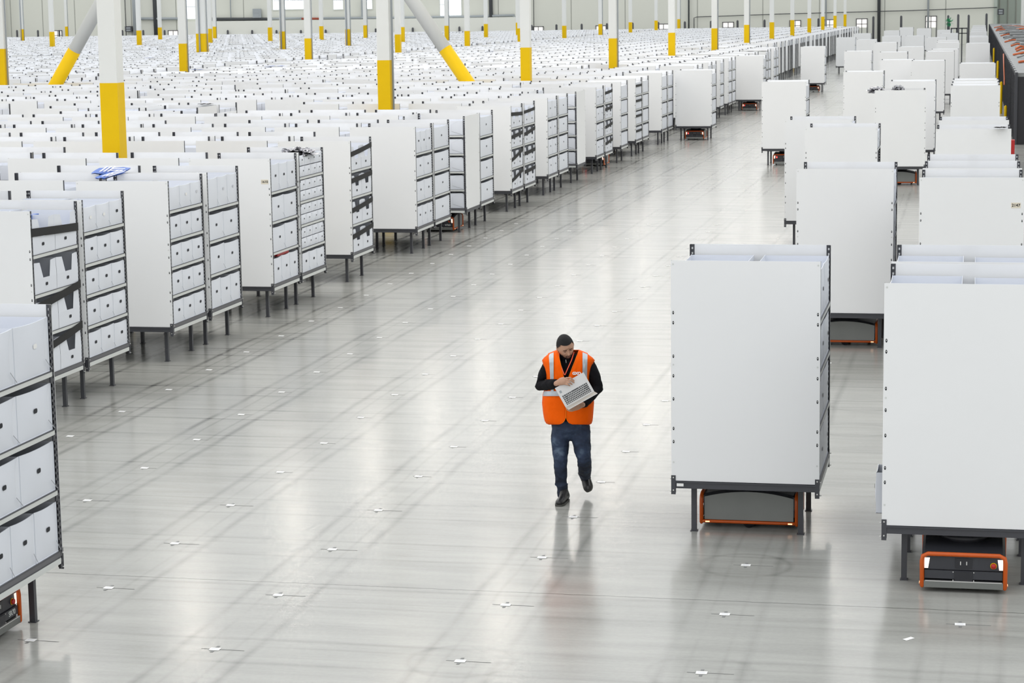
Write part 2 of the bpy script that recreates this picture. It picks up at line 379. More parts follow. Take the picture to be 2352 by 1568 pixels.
for i, (u, vt, vb) in enumerate([(2178, 37, 50), (2201, 35, 70), (2225, 36, 82), (2266, 33, 50)]):
    y = (240, 190, 150, 240)[i]; a = aty(u, vt, y); m = MB(); m.tube([(a.x, y, 0), (a.x, y, a.z)], [.12 * y / 240, .12 * y / 240], 'dark_steel', n=8)
    m.build('guard_post', label='tall dark post %s' % ['beside the green plant at the end of the aisle', 'behind the black guard rail at the end of the aisle', 'right behind the small black gate, left of the last rack file', 'between the last racks and the black cage'][i], cat='post')
y = 186; a = aty(2185, 64, y); b = aty(2222, 62, y); m = MB(); m.box(a.x, b.x, y, y + .08, a.z - .1, a.z, 'dark_steel'); m.box(a.x, b.x, y, y + .08, a.z - .5, a.z - .42, 'dark_steel')
for t_ in range(4): xx = a.x + (b.x - a.x) * t_ / 3; m.box(xx - .05, xx + .05, y, y + .08, 0, a.z, 'dark_steel')
m.build('guard_rail', label='black guard rail at the far end of the aisle beside the last racks', cat='rail')
a = aty(2181, 52, 236); m = MB()
for i in range(60):
    d = Vector((random.uniform(-1, 1), random.uniform(-1, 1), random.uniform(-.6, 1))).normalized(); p = Vector((a.x, 236, a.z)) + d * random.uniform(.1, .45)
    s = d.cross(Vector((0, 0, 1))).normalized() * .12; m.face([p - s, p + d * .2, p + s, p - d * .1], 'green_plant')
m.tube([(a.x, 236, 0), (a.x, 236, a.z)], [.04, .04], 'dark_steel', n=6)
m.build('plant', label='small green plant at the far end of the aisle', cat='plant')

# ------------------------------------------------------------------ pillars
PZ = 3.73
PILL = []
row1 = [(257, 190), (884, 138), (1208, 109), (1408, 88), (1543, 75), (1641, 65), (1715, 57), (1773, 51), (1820, 46), (1859, 42), (1890, 38), (1918, 36), (1941, 33)]
for i, (u, v) in enumerate(row1): PILL.append((aty(u, v, (30.18 + 15.24 * i) * 1.17), 0, i))
others = [(3, 112), (51, 67), (119, 73), (153, 61), (319, 70), (367, 63), (421, 100), (464, 77), (482, 66), (493, 61), (620, 63), (649, 72), (708, 88), (738, 60), (799, 67), (839, 58), (914, 79), (924, 62), (1026, 59), (1073, 71), (1116, 55), (1189, 52), (1194, 65), (1296, 59), (1379, 55), (1448, 51), (1507, 47), (1559, 44), (2349, 20)]
row2x = {3, 421, 708, 914, 1073, 1194, 1296, 1379, 1448, 1507, 1559}
for i, (u, v) in enumerate(others):
    if u in row2x: d = ray(u, v); P = CP + d * (-33.1 / d.x)
    elif u == 2349: P = aty(u, v, 230)
    else: P = atz(u, v, PZ)
    PILL.append((P, 1, i))
def pillar(P, label, w=.155, conduit=0, top=14.0, ytop=None, group='steel pillars with yellow sleeves'):
    t = thing('pillar', (P.x, P.y, 0), 0, label, 'pillar', group); yt = ytop or PZ
    m = MB(); m.box(-w, w, -w, w, yt, top, 'white_paint'); m.build('shaft', t)
    m = MB(); m.box(-w - .004, w + .004, -w - .004, w + .004, 0, yt, 'yellow_paint'); m.build('yellow_sleeve', t)
    if conduit:
        m = MB(); m.tube([(w + .05, -.02, 0.1), (w + .05, -.02, top)], [.028, .028], 'pipe_grey', n=8, cap=False); m.build('conduit', t)
    if conduit == 2:
        m = MB(); m.tube([(-.05, -w - .05, 0.1), (-.05, -w - .05, top)], [.05, .05], 'pipe_grey', n=8, cap=False); m.build('conduit', t)
for P, r, i in PILL:
    if r == 0:
        lab = 'tall white pillar with yellow sleeve, %s in the row from the large front one' % od(i + 1) if i else 'largest white pillar with a yellow sleeve, rising at the left foreground'
        pillar(P, lab, conduit=(1 if i in (1, 3, 5, 6) else 0), ytop=P.z, group='pillars in the row nearest the aisle')
    else:
        u = others[i][0]; rank = sorted(q[0] for q in others).index(u) + 1
        lab = 'slim distant white pillar with yellow sleeve, %s from the left of those behind' % od(rank)
        if u == 2349: lab = 'yellow sleeved pillar at the far right edge beyond the black cage'
        pillar(P, lab, w=(.30 if u == 464 else .155), conduit=(2 if u in (464, 51, 649, 799) else 1 if i % 3 == 0 else 0), ytop=(2.2 if u == 2349 else P.z), group='distant pillars behind the front row')
# chevron braces
P3 = PILL[2][0]; BY = P3.y + .02
def brace(a1, a2, zy, label):
    A = aty(*a1, BY); B = aty(*a2, BY); d = (A - B); d = d / d.z; foot = A - d * A.z; top = A + d * (12.8 - A.z)
    mid = A
    t = thing('brace', (foot.x, foot.y, 0), 0, label, 'brace'); r = .225
    fo = foot + d * .15
    m = MB(); m.tube([fo - foot, mid - foot], [r + .003, r + .003], 'yellow_paint', n=28, cap=False)
    # end on a horizontal cut
    m.build('yellow_sleeve', t)
    m = MB(); m.tube([mid - foot, top - foot], [r, r], 'white_paint', n=28, cap=False); m.build('shaft', t)
    return foot, d
br1 = brace((1022, 112), (946, 0), 0, 'thick round diagonal brace slanting down to the right, white with yellow foot')
br2 = brace((171, 116), (213, 40), 0, 'thick round diagonal brace slanting down to the left behind the front pillar')

# ------------------------------------------------------------------ racks
RW, RD, RT = 1.37, 1.42, 2.59
HW, HD = RW / 2, RD / 2
def post_mesh(sx, sy, holes=True, fine=True):
    m = MB(); x0, y0 = sx * HW, sy * (HD - .006); wv = .042; th = .003; z0, z1 = .41, RT
    def strip(axis, a, b, za, zb, mm='dark_steel'):
        if axis == 'x': xa, xb = sorted((x0 - sx * a, x0 - sx * b)); m.box(xa, xb, min(y0, y0 - sy * th), max(y0, y0 - sy * th), za, zb, mm)
        else: ya, yb = sorted((y0 - sy * a, y0 - sy * b)); m.box(min(x0, x0 - sx * th), max(x0, x0 - sx * th), ya, yb, za, zb, mm)
    for ax in 'xy':
        if not holes: strip(ax, 0, wv, z0, z1); continue
        strip(ax, 0, .013, z0, z1); strip(ax, .029, wv, z0, z1)
        pitch = .05; z = z1
        while z - pitch > z0:
            strip(ax, .013, .029, z - .028, z); z -= pitch
        strip(ax, .013, .029, z0, z)
    return m.mesh('corner_post')
POSTS = {(sx, sy): post_mesh(sx, sy) for sx in (-1, 1) for sy in (-1, 1)}
POSTS_LO = {(sx, sy): post_mesh(sx, sy, False) for sx in (-1, 1) for sy in (-1, 1)}
SLOTZ = [2.106, 2.012, 1.699, 1.515, 1.298, 1.019, .895]
def panel_mesh(sy, slots=True):
    m = MB(); y = sy * HD; m.box(-HW, HW, min(y, y - sy * .005), max(y, y - sy * .005), .525, RT, 'white_panel')
    if slots:
        for x in (-HW + .022, HW - .022):
            for z in SLOTZ:
                m.disc((x, y + sy * .0012, z), (.0085, 0, 0), (0, 0, .017 * (-sy)), 'hole_dark', 10); m.disc((x, y + sy * .002, z + .003), (.004, 0, 0), (0, 0, .005 * (-sy)), 'bolt_metal', 8)
            for z in (RT - .035, 1.62, .70): m.disc((x - (.0 if x < 0 else 0), y + sy * .002, z), (.009, 0, 0), (0, 0, .009 * (-sy)), 'shelf_lip', 8)
    return m.mesh('side_panel')
PAN = {s: panel_mesh(s) for s in (-1, 1)}; PAN_LO = {s: panel_mesh(s, False) for s in (-1, 1)}
def frame_mesh():
    m = MB(); z0, z1 = .452, .52
    for s in (-1, 1):
        y = s * (HD - .002); m.box(-HW + .03, HW - .03, min(y, y - s * .04), max(y, y - s * .04), z0, z1, 'dark_steel')
        m.box(-HW + .03, HW - .03, min(y + s * .012, y), max(y + s * .012, y), z1 - .012, z1, 'dark_steel')
        x = s * (HW - .002); m.box(min(x, x - s * .04), max(x, x - s * .04), -HD + .03, HD - .03, z0, z1 + .01, 'dark_steel')
        xl = s * (HW + .002); m.box(min(xl, xl - s * .004), max(xl, xl - s * .004), -HD + .045, HD - .045, .452, .500, 'shelf_lip')
        for q in (-1, 1):
            xx = q * (HW + .002); ya = s * (HD + .006)
            m.box(min(xx, xx - q * .042), max(xx, xx - q * .042), min(ya, ya - s * .008), max(ya, ya - s * .008), .395, .575, 'dark_steel')
            for zz in (.555, .435): m.disc((xx - q * .021, ya + s * .002, zz), (.007, 0, 0), (0, 0, -s * .007), 'bolt_metal', 8)
            for zz in (.54, .42): m.tube([(xx, ya - s * .03, zz), (xx + q * .012, ya - s * .03, zz)], [.006, .006], 'bolt_metal', n=6)
    m.box(-HW + .04, HW - .04, -HD + .04, HD - .04, .50, .515, 'shelf_grey')
    for s in (-.5, .5): m.box(-.53, .53, s - .02, s + .02, .43, .455, 'dark_steel')
    return m.mesh('base_frame')
FRAME = frame_mesh()
def leg_mesh(): 
    m = MB(); m.box(-.024, .024, -.024, .024, .006, .452, 'dark_steel'); m.box(-.034, .034, -.034, .034, 0, .008, 'dark_steel'); return m.mesh('leg')
LEG = leg_mesh()
def shelf_mesh(bottom=False):
    m = MB()
    m.box(-HW + .006, HW - .006, -HD + .05, HD - .05, -.012, 0, 'shelf_grey')
    for s in (-1, 1):
        x = s * HW; m.box(min(x, x - s * .004), max(x, x - s * .004), -HD + .045, HD - .045, -.042, -.004, 'shelf_lip' if not bottom else 'shelf_dark')
        m.box(min(x + s * .002, x - s * .006), max(x + s * .002, x - s * .006), -HD + .045, HD - .045, -.004, .003, 'dark_steel')
        for q in (-1, 1):
            y = q * (HD - .05); m.box(min(x, x - s * .01), max(x, x - s * .01), min(y, y - q * .03), max(y, y - q * .03), -.09, -.045, 'dark_steel')
    return m.mesh('shelf')
SHELF = shelf_mesh(); SHELF_B = shelf_mesh(True)
LEV5 = [.555, .97, 1.37, 1.765, 2.17]; LEV4 = [.555, 1.07, 1.57, 2.05]

# bins ---------------------------------------------------------------
BINC = {}
def bin_mesh(w, h, d, kind):
    key = (round(w, 3), round(h, 3), round(d, 3), kind)
    if key in BINC: return BINC[key]
    m = MB(); hw = w / 2; x = 0.0; M_ = 'white_bin'
    ny, nz = 10, 6
    def fx(a, b):      # bulge of the front
        return .016 * (1 - (2 * a - 1) ** 2) * math.sin(math.pi * min(1, b * 1.0)) * 1.0 - .004
    def top(a): return h * (1 - .028 * (1 - (2 * a - 1) ** 2))
    if kind != 'cut':
        P = [[(fx(j / ny, i / nz), -hw + w * j / ny, top(j / ny) * i / nz) for j in range(ny + 1)] for i in range(nz + 1)]
        m.grid(P, M_); P2 = [[(p[0] - .005, p[1], p[2]) for p in r][::-1] for r in P]; m.grid(P2, M_)
        m.grid([[(P[nz][j][0], P[nz][j][1], P[nz][j][2]) for j in range(ny + 1)], [(P[nz][j][0] - .005, P[nz][j][1], P[nz][j][2] + .001) for j in range(ny + 1)]], M_)
        if kind == 'full':
            # folded corner flap : slanted crease strips with the fold's shadow painted in
            e = .022
            for s, a0, a1 in ((1, .80, .985),):
                m.face([(e, -hw + w * a0, h * .26), (e, -hw + w * a0 + s * .007, h * .27), (e, -hw + w * a1, h * .05), (e, -hw + w * a1 - s * .004, h * .03)], 'crease_shadow')
            m.face([(e - .004, -hw + w * .80, h * .3), (e - .004, -hw + w * .803, h * .3), (e - .004, -hw + w * .803, h * .72), (e - .004, -hw + w * .80, h * .72)], 'bin_fold')
            m.face([(e - .004, -hw + w * .80, h * .72), (e - .004, -hw + w * .803, h * .72), (-.001, -hw + w * .93, h * .97), (-.001, -hw + w * .925, h * .97)], 'bin_fold')
    else:
        a0, a1, b0, b1, zc = .28, .76, .40, .68, h * .47
        Yv = lambda t: -hw + w * t
        for pts in ([(0, 0), (1, 0), (1, .2), (0, .2)],):
            pass
        m.face([(.004, Yv(0), 0), (.004, Yv(1), 0), (.008, Yv(1), zc), (.008, Yv(b1), zc), (.008, Yv(b0), zc), (.008, Yv(0), zc)], M_)
        m.face([(.008, Yv(0), zc), (.008, Yv(b0), zc), (.002, Yv(a0), h * .97), (0, Yv(0), h)], M_)
        m.face([(.008, Yv(b1), zc), (.008, Yv(1), zc), (0, Yv(1), h), (.002, Yv(a1), h * .97)], M_)
        m.box(-.012, .003, -hw, hw, 0, zc - .002, M_)
    for s in (-1, 1):
        y = s * hw; m.box(-d, -.002, min(y, y - s * .004), max(y, y - s * .004), 0, h * .99, M_)
    m.box(-d, -d + .004, -hw, hw, 0, h, M_); m.box(-d, 0, -hw, hw, 0, .004, M_)
    me = m.mesh('body'); BINC[key] = me; return me
HANDC = {}
def handle_mesh(col, s=1.0):
    if (col, s) in HANDC: return HANDC[(col, s)]
    m = MB(); m.face([(0, .034 * s * a, .019 * s * b) for a, b in ((-.7, -1), (.7, -1), (1, -.5), (1, .5), (.7, 1), (-.7, 1), (-1, .5), (-1, -.5))], col)
    HANDC[(col, s)] = m.mesh('handle_hole'); return HANDC[(col, s)]
N_BIN = [0]
def add_bin(root_T, w, h, d, kind, yloc, z, label, side=1, handle='hole_dark', hpos=None, x_out=0.0, small=False, group='white bins on the rack shelves'):
    """bin in rack-local coordinates, front on the side*X face"""
    N_BIN[0] += 1
    T = root_T @ Matrix.Translation((side * (HW - .012 + x_out), yloc, z)) @ Matrix.Rotation(0 if side > 0 else math.pi, 4, 'Z')
    o = put('storage_bin', None, label=label, cat='bin', group=group); o.matrix_world = T
    put('body', bin_mesh(w, h, d, kind), o)
    if handle:
        hh = put('handle_hole', handle_mesh(handle, .55 if small else 1.0), o); hh.location = (.0165 if kind != 'cut' else .011, 0 if hpos is None else hpos, h * (.56 if kind == 'full' else .55) if kind != 'cut' else h * .26)
    return o

def strap_mesh(z0, z1, hh):
    m = MB(); n = 8; P = []
    for q in (0, 1):
        P.append([(HW + .006 + .012 * math.sin(math.pi * i / n), -HD + .01 + (RD - .02) * i / n, z0 + (z1 - z0) * i / n + q * hh) for i in range(n + 1)])
    m.grid(P, 'strap_black'); m.grid([[(p[0] - .004, p[1], p[2]) for p in r][::-1] for r in P], 'strap_black'); return m.mesh('strap')

def text_mesh(s, size, mname, ext=.001, bold=.0):
    cu = bpy.data.curves.new('txt', 'FONT'); cu.body = s; cu.size = size; cu.align_x = 'CENTER'; cu.align_y = 'CENTER'; cu.extrude = ext; cu.offset = bold
    o = bpy.data.objects.new('txt', cu); C.objects.link(o); dg = bpy.context.evaluated_depsgraph_get(); dg.update()
    me = bpy.data.meshes.new_from_object(o.evaluated_get(dg)); me.materials.clear(); me.materials.append(MT[mname])
    bpy.data.objects.remove(o); bpy.data.curves.remove(cu); return me

def make_rack(cx, cy, rot=0.0, label='', levels=LEV4, group='white storage racks', lod=0, number=None, num_x=0, feet=None):
    t = thing('storage_rack', (cx, cy, 0), rot, label, 'rack', group)
    if lod == 0:
        for s in (-1, 1): put('side_panel', PAN[s], t)
        for k_, me in POSTS.items(): put('corner_post', me, t)
        put('base_frame', FRAME, t)
        for sx in (-1, 1):
            for sy in (-1, 1): q = put('leg', LEG, t); q.location = (sx * .5, sy * .49, 0)
        for i, z in enumerate(levels): q = put('shelf', SHELF if i else SHELF_B, t); q.location = (0, 0, z)
        if number:
            m = MB(); m.box(-.062, .062, -.002, 0, -.036, .036, 'beige_label'); p = m.build('number_plate', t); p.location = (num_x, -HD - .001, 2.22)
            tx = put('number_text', text_mesh(number, .055, 'ink', .0006, .0012), p); tx.location = (0, -.003, 0); tx.rotation_euler = (math.pi / 2, 0, 0)
    elif lod == 1:
        for s in (-1, 1): put('side_panel', PAN_LO[s], t)
        for k_, me in POSTS_LO.items(): put('corner_post', me, t)
        put('base_frame', FRAME, t)
        for sx in (-1, 1):
            for sy in (-1, 1): q = put('leg', LEG, t); q.location = (sx * .5, sy * .49, 0)
    return t
def rackT(cx, cy, rot=0.0): return Matrix.Translation((cx, cy, 0)) @ Matrix.Rotation(rot, 4, 'Z')

FX = -11.05 - HW           # centre x of the front file
SN = {4: ['bottom', 'second lowest', 'second highest', 'top'], 5: ['bottom', 'second lowest', 'middle', 'second highest', 'top']}
def fill_bins(cx, cy, rot, levels, counts, rackname, kind='full', tiers=1, far_top=True, gap=None, handles=None, side=1, hcol='hole_dark'):
    T = rackT(cx, cy, rot); L = len(levels)
    for i, z in enumerate(levels):
        n = counts[i]; wfull = RD - .10; w = wfull / n; top = (levels[i + 1] if i + 1 < L else RT - .0) - z
        h = top - (.085 if L == 5 else .09) if i + 1 < L else top - .10
        if tiers > 1 and n > 3:
            h2 = (top - .05) / 2
            for tt in range(2):
                for j in range(n):
                    yl = -wfull / 2 + w * (j + .5)
                    lab = '%s box in the %s tier on the %s shelf of %s' % (['leftmost', 'second', 'third', 'rightmost'][j], ['lower', 'upper'][tt], SN[L][i], rackname)
                    add_bin(T, w - .006, h2 - .012, .5, 'small', yl, z + .004 + tt * h2, lab, side, small=True, hpos=random.uniform(-.02, .04))
            continue
        for j in range(n):
            yl = -wfull / 2 + w * (j + .5)
            pos = {1: ['single'], 2: ['left', 'right'], 3: ['left', 'middle', 'right']}[n][j]
            hc = hcol
            if handles and (i, j) in handles: hc = handles[(i, j)]
            lab = 'white bin, %s one on the %s shelf of %s' % (pos, SN[L][i], rackname)
            add_bin(T, w - .008, h * random.uniform(.97, 1.01), .62, kind, yl, z + .003, lab, side, handle=hc, hpos=(random.uniform(-.03, .03) if n < 3 else 0))
    # bins reached from the other side, only their tops show
    if far_top:
        z = levels[-1]; h = RT - z - .10
        for j in range(2):
            w = (RD - .1) / 2; add_bin(T, w - .008, h, .62, 'full', -w / 2 + w * j, z + .003, 'white bin, %s one atop the far side of %s' % (['nearer', 'farther'][j], rackname), -side)

FRONT = []   # (front y, kind)
def fr(y, lev, counts, feat, name, **kw): FRONT.append(dict(y=y, lev=lev, counts=counts, feat=feat, name=name, **kw))
fr(24.20, LEV4, [2, 2, 2, 2], 'with black straps, first in the row left of the aisle', 'the first strapped rack', straps=[(2.28, 2.22, .10), (1.36, 1.50, .095), (.80, .98, .095)], kind='cut')
fr(25.75, LEV5, [3] * 5, 'with fifteen bins, second in the row left of the aisle', 'the second aisle rack', handles={(4, 0): 'paper', (4, 1): 'paper'})
fr(28.78, LEV5, [3] * 5, 'with a wide blank panel, third in the row left of the aisle', 'the third aisle rack', handles={(4, 0): None, (4, 1): 'paper', (4, 2): 'bin_fold'})
fr(30.37, LEV4, [3, 2, 2, 3], 'without number, fourth in the row left of the aisle', 'the fourth aisle rack', handles={(3, 0): None, (3, 1): 'bin_fold', (3, 2): 'bin_fold'})
fr(33.33, LEV4, [3, 2, 2, 3], 'carrying the number 1610, fifth in the row left of the aisle', 'the rack numbered 1610', number='1610', num_x=.59)
fr(34.85, LEV5, [3, 4, 4, 4, 4], 'full of small boxes with foil on top, beside the rack numbered 1610', 'the small-box rack', tiers=2)
fr(37.95, LEV4, [2, 2, 2, 2], 'with four slanted black straps, seventh in the row left of the aisle', 'the seventh aisle rack', straps=[(2.30, 2.40, .09), (1.82, 1.88, .09), (1.28, 1.38, .09), (.80, .90, .09)], kind='cut')
fr(42.65, LEV4, [3, 2, 2, 3], 'with a tall blank panel, first beyond the strapped pair gap', 'the eighth aisle rack')
fr(44.15, LEV4, [1, 1, 1, 1], 'with single wide bins, ninth in the row left of the aisle', 'the ninth aisle rack')
fr(46.93, LEV5, [1, 1, 1, 1, 1], 'turned so its bins face the viewer, with a robot below', 'the turned robot rack', rot=-math.pi / 2, robot=True)
fr(48.5, LEV4, [1, 1, 1, 1], 'with one wide bin per shelf, behind the turned rack over a robot', 'the eleventh aisle rack')
fr(51.95, LEV4, [2, 2, 2, 2], 'with black straps, first of the pair past the turned rack', 'the twelfth aisle rack', straps=[(2.34, 2.30, .09), (1.78, 1.84, .09), (1.22, 1.42, .09), (.72, .92, .09)], kind='cut')
fr(53.5, LEV4, [2, 2, 2, 2], 'with black straps, second of the pair past the turned rack', 'the thirteenth aisle rack', straps=[(2.32, 2.36, .08), (1.76, 1.86, .09), (1.28, 1.32, .09), (.82, .86, .09)], kind='cut')
fr(56.6, LEV4, [2, 2, 2, 2], 'with eight bins, fourteenth in the row left of the aisle', 'the fourteenth aisle rack')
fr(58.15, LEV4, [1, 1, 1, 1], 'with four wide bins, fifteenth in the row left of the aisle', 'the fifteenth aisle rack')
fr(60.75, LEV5, [1] * 5, 'turned towards the viewer, second turned one along the aisle', 'the second turned rack', rot=-math.pi / 2)
fr(64.15, LEV4, [2, 2, 2, 2], 'with eight bins, first after the second turned rack', 'the seventeenth aisle rack')
fr(65.75, LEV4, [2, 2, 2, 2], 'with black straps, second after the second turned rack', 'the eighteenth aisle rack', straps=[(2.30, 2.34, .09), (1.80, 1.84, .09), (1.26, 1.34, .09), (.76, .84, .09)], kind='cut')
for i, y in enumerate([68.8, 71.9, 73.45, 78.1, 79.7]):
    fr(y, LEV4, [2, 2, 2, 2], '%s beyond the last strapped rack along the aisle' % od(i + 1), 'the %s rack past the straps' % od(i + 1), straps=([(2.3, 2.3, .08), (1.8, 1.8, .08), (1.3, 1.3, .08), (.8, .8, .08)] if i == 1 else None), kind='cut' if i == 1 else 'full', nobin=True)
yy = [87.2, 88.8, 92.0, 93.6, 96.5, 99.8, 101.4, 106, 107.6, 110.8, 112.4, 117.8, 119.4, 122.6, 124.2]
for i, y in enumerate(yy):
    fr(y, LEV4, [1, 1, 1, 1], '%s in the far stretch of the row along the aisle' % od(i + 1), 'the %s far aisle rack' % od(i + 1), nobin=True)

ROBOTS = []
def rack_full(cx, cy, f, rot=0.0, label=None):
    t = make_rack(cx, cy, rot, label, f['lev'], group=f.get('group', 'racks lining the left edge of the aisle'), number=f.get('number'), num_x=f.get('num_x', 0))
    for s in (f.get('straps') or []):
        put('strap', strap_mesh(s[0], s[1], s[2]), t)
    return t
for f in FRONT:
    cy = f['y'] + HD; f['cx'] = FX; rot = f.get('rot', 0.0)
    rack_full(FX, cy, f, rot, 'white storage rack ' + f['feat'])
    if not f.get('nobin'):
        fill_bins(FX, cy, rot, f['lev'], f['counts'], f['name'], kind=f.get('kind') or 'full', tiers=f.get('tiers', 1), far_top=f['y'] < 36, handles=f.get('handles'))
# nearest rack at the left edge, on a robot
r0x, r0y = -7.28 - HW, 15.56
rack_full(r0x, r0y, dict(lev=LEV4, group='racks carried by robots'), 0, 'nearest white storage rack, cut by the left edge of the picture, on a robot')
fill_bins(r0x, r0y, 0, LEV4, [3, 2, 2, 2], 'the rack nearest the camera', handles={(3, 0): 'blue_item', (3, 1): 'paper', (2, 1): 'hole_dark'})
ROBOTS.append((r0x, r0y, 0.0, 'orange and black robot with lettering under the nearest rack at the left edge', 'SR70'))
ROBOTS.append((FX, 46.95 + HD, -math.pi / 2, 'dark robot with orange edges parked under the turned rack above it', 'V763'))

# free-standing racks on the right
RIGHT = []
def topbins(cx, fy, kw, lev, name):
    T = rackT(cx, fy + HD, kw.get('rot', 0.0))
    for j in range(2):
        w_ = (RD - .1) / 2
        for sd in (-1, 1): add_bin(T, w_ - .008, RT - lev[-1] - .10, .62, 'full', -w_ / 2 + w_ * j, lev[-1] + .003, 'white bin, %s %s one atop %s' % (['nearer', 'farther'][j], ['left', 'right'][(sd + 1) // 2], name), sd)
def rr(cx, fy, label, name, **kw):
    global HERO
    lev = kw.get('lev', LEV4); d = dict(lev=lev, group=kw.get('group', 'racks standing right of the aisle'), number=kw.get('number'), num_x=kw.get('num_x', 0))
    rk_ = rack_full(cx, fy + HD, d, kw.get('rot', 0.0), label); RIGHT.append((cx, fy))
    if fy == 19.75: HERO = rk_
    cnt = kw.get('counts', [2] * len(lev))
    if fy < 50: 
        fill_bins(cx, fy + HD, kw.get('rot', 0.0), lev, cnt, name, far_top=True) if fy < 33 else topbins(cx, fy, kw, lev, name)
rr(-2.035, 19.75, 'white storage rack carried by a robot, directly right of the walking person', 'the rack right of the person')
rr(-.035, 18.25, 'large white storage rack on an orange robot at the lower right edge', 'the large right edge rack')
rr(-.035, 19.83, 'white storage rack standing right behind the large one at the lower right edge', 'the second right edge rack')
rr(-1.80, 31.2, 'tall white storage rack on a robot behind the rack right of the person', 'the rack behind the robot rack')
rr(-.035, 29.65, 'white storage rack with number 2147 at the right edge', 'the rack numbered 2147', number='2147', num_x=.58)
rr(-.035, 31.35, 'white storage rack peeking out behind the one with number 2147', 'the rack behind number 2147')
rr(-.035, 32.85, 'white storage rack, last of three stacked in depth from number 2147', 'the third rack from number 2147')
rr(-2.50, 41.95, 'white storage rack, right one of the two overlapping beside the aisle middle', 'the right overlapping rack', lev=LEV5)
rr(-3.13, 44.8, 'white storage rack, left and farther one of the two overlapping beside the aisle', 'the left overlapping rack')
rr(-.035, 41.3, 'white storage rack with a dark item on top in the right column', 'the rack with the dark item', )
rr(-.035, 44.4, 'white storage rack right behind the one with the dark item on top', 'the rack behind the dark item')
rr(-2.03, 60.2, 'slightly turned white storage rack with foil scraps on top', 'the rack with foil scraps', rot=math.radians(2.2))
rr(-1.88, 67.2, 'white storage rack just behind the one with foil scraps on top', 'the rack behind the foil scraps')
rr(-5.80, 67.8, 'white storage rack on a robot standing out in the aisle right of the middle', 'the rack out in the aisle')
rr(-.02, 63.3, 'white storage rack, first of the tight trio in the right column', 'the first of the tight trio')
rr(-.02, 65.4, 'white storage rack, middle of the tight trio in the right column', 'the middle of the tight trio')
rr(-.02, 68.0, 'white storage rack, last of the tight trio in the right column', 'the last of the tight trio')
rr(-10.26, 80.9, 'white storage rack on a lit robot beside the long left row', 'x', group='racks carried by robots')
rr(-10.55, 104.0, 'white storage rack on a lit robot, second out of the left row', 'x', group='racks carried by robots')
rr(-9.15, 126.0, 'small distant white storage rack on a lit robot, third out of the left row', 'x', group='racks carried by robots')
rr(-9.3, 160.5, 'distant white storage rack above the third lit robot in the aisle', 'x')
rr(-5.87, 112.0, 'distant white storage rack left of a brown robot at the aisle end', 'x')
rr(-3.85, 77.1, 'white storage rack with a yellow tag left of the foil scraps rack', 'x')
rr(-1.95, 91.5, 'white storage rack with yellow tag, wider one of the distant overlapping pair', 'x')
rr(-3.27, 93.4, 'white storage rack with yellow tag, left one of the distant overlapping pair', 'x')
rr(.04, 86.8, 'white storage rack in the right column, next beyond the tight trio', 'x')
for i, (cx, fy) in enumerate([(.06, 131), (.09, 155), (.1, 160), (.12, 186), (.12, 200), (.15, 215), (.2, 238), (-1.6, 114.6), (-1.75, 109.5), (-2.75, 155.5), (-2.15, 177), (-4.0, 108.8), (-3.5, 122), (-5.5, 137), (-7.3, 150), (-6.2, 165), (-4.5, 165), (-2.8, 200), (-5, 215), (-7.5, 200), (-9.2, 182), (-7.0, 226), (-1.7, 135), (-1.8, 142)]):
    t = make_rack(cx, fy + HD, 0, 'small white rack far down right of the aisle, %s of its cluster' % od(i + 1), group='distant racks at the end of the aisle', lod=1)
    RIGHT.append((cx, fy))
ROBOTS += [(-2.035, 20.46, 0.0, 'grey and orange robot seen from its side under the rack beside the person', None),
           (-.035, 18.56, -math.pi / 2, 'orange and black robot with a red stop button at the lower right', None),
           (-1.80, 31.9, 0.0, 'grey and orange robot half hidden between the two front right racks', None),
           (-2.03, 60.9, math.radians(2.2), 'grey robot with an orange lower edge under the rack with foil scraps', None),
           (-5.80, 68.51, -math.pi / 2, 'dark robot with red light under the rack out in the aisle', 'r'),
           (-10.26, 81.61, -math.pi / 2, 'robot with glowing lamps nearest of those at the long left row', 'r'),
           (-10.55, 104.71, -math.pi / 2, 'robot with glowing lamps, middle of the three at the left row', 'r'),
           (-9.15, 126.71, -math.pi / 2, 'robot with glowing lamps, farthest of the three at the left row', 'r'),
           (FX, 64.15 + HD + 3.1, -math.pi / 2, 'robot with a glowing lamp mostly hidden under the long left row', 'r')]

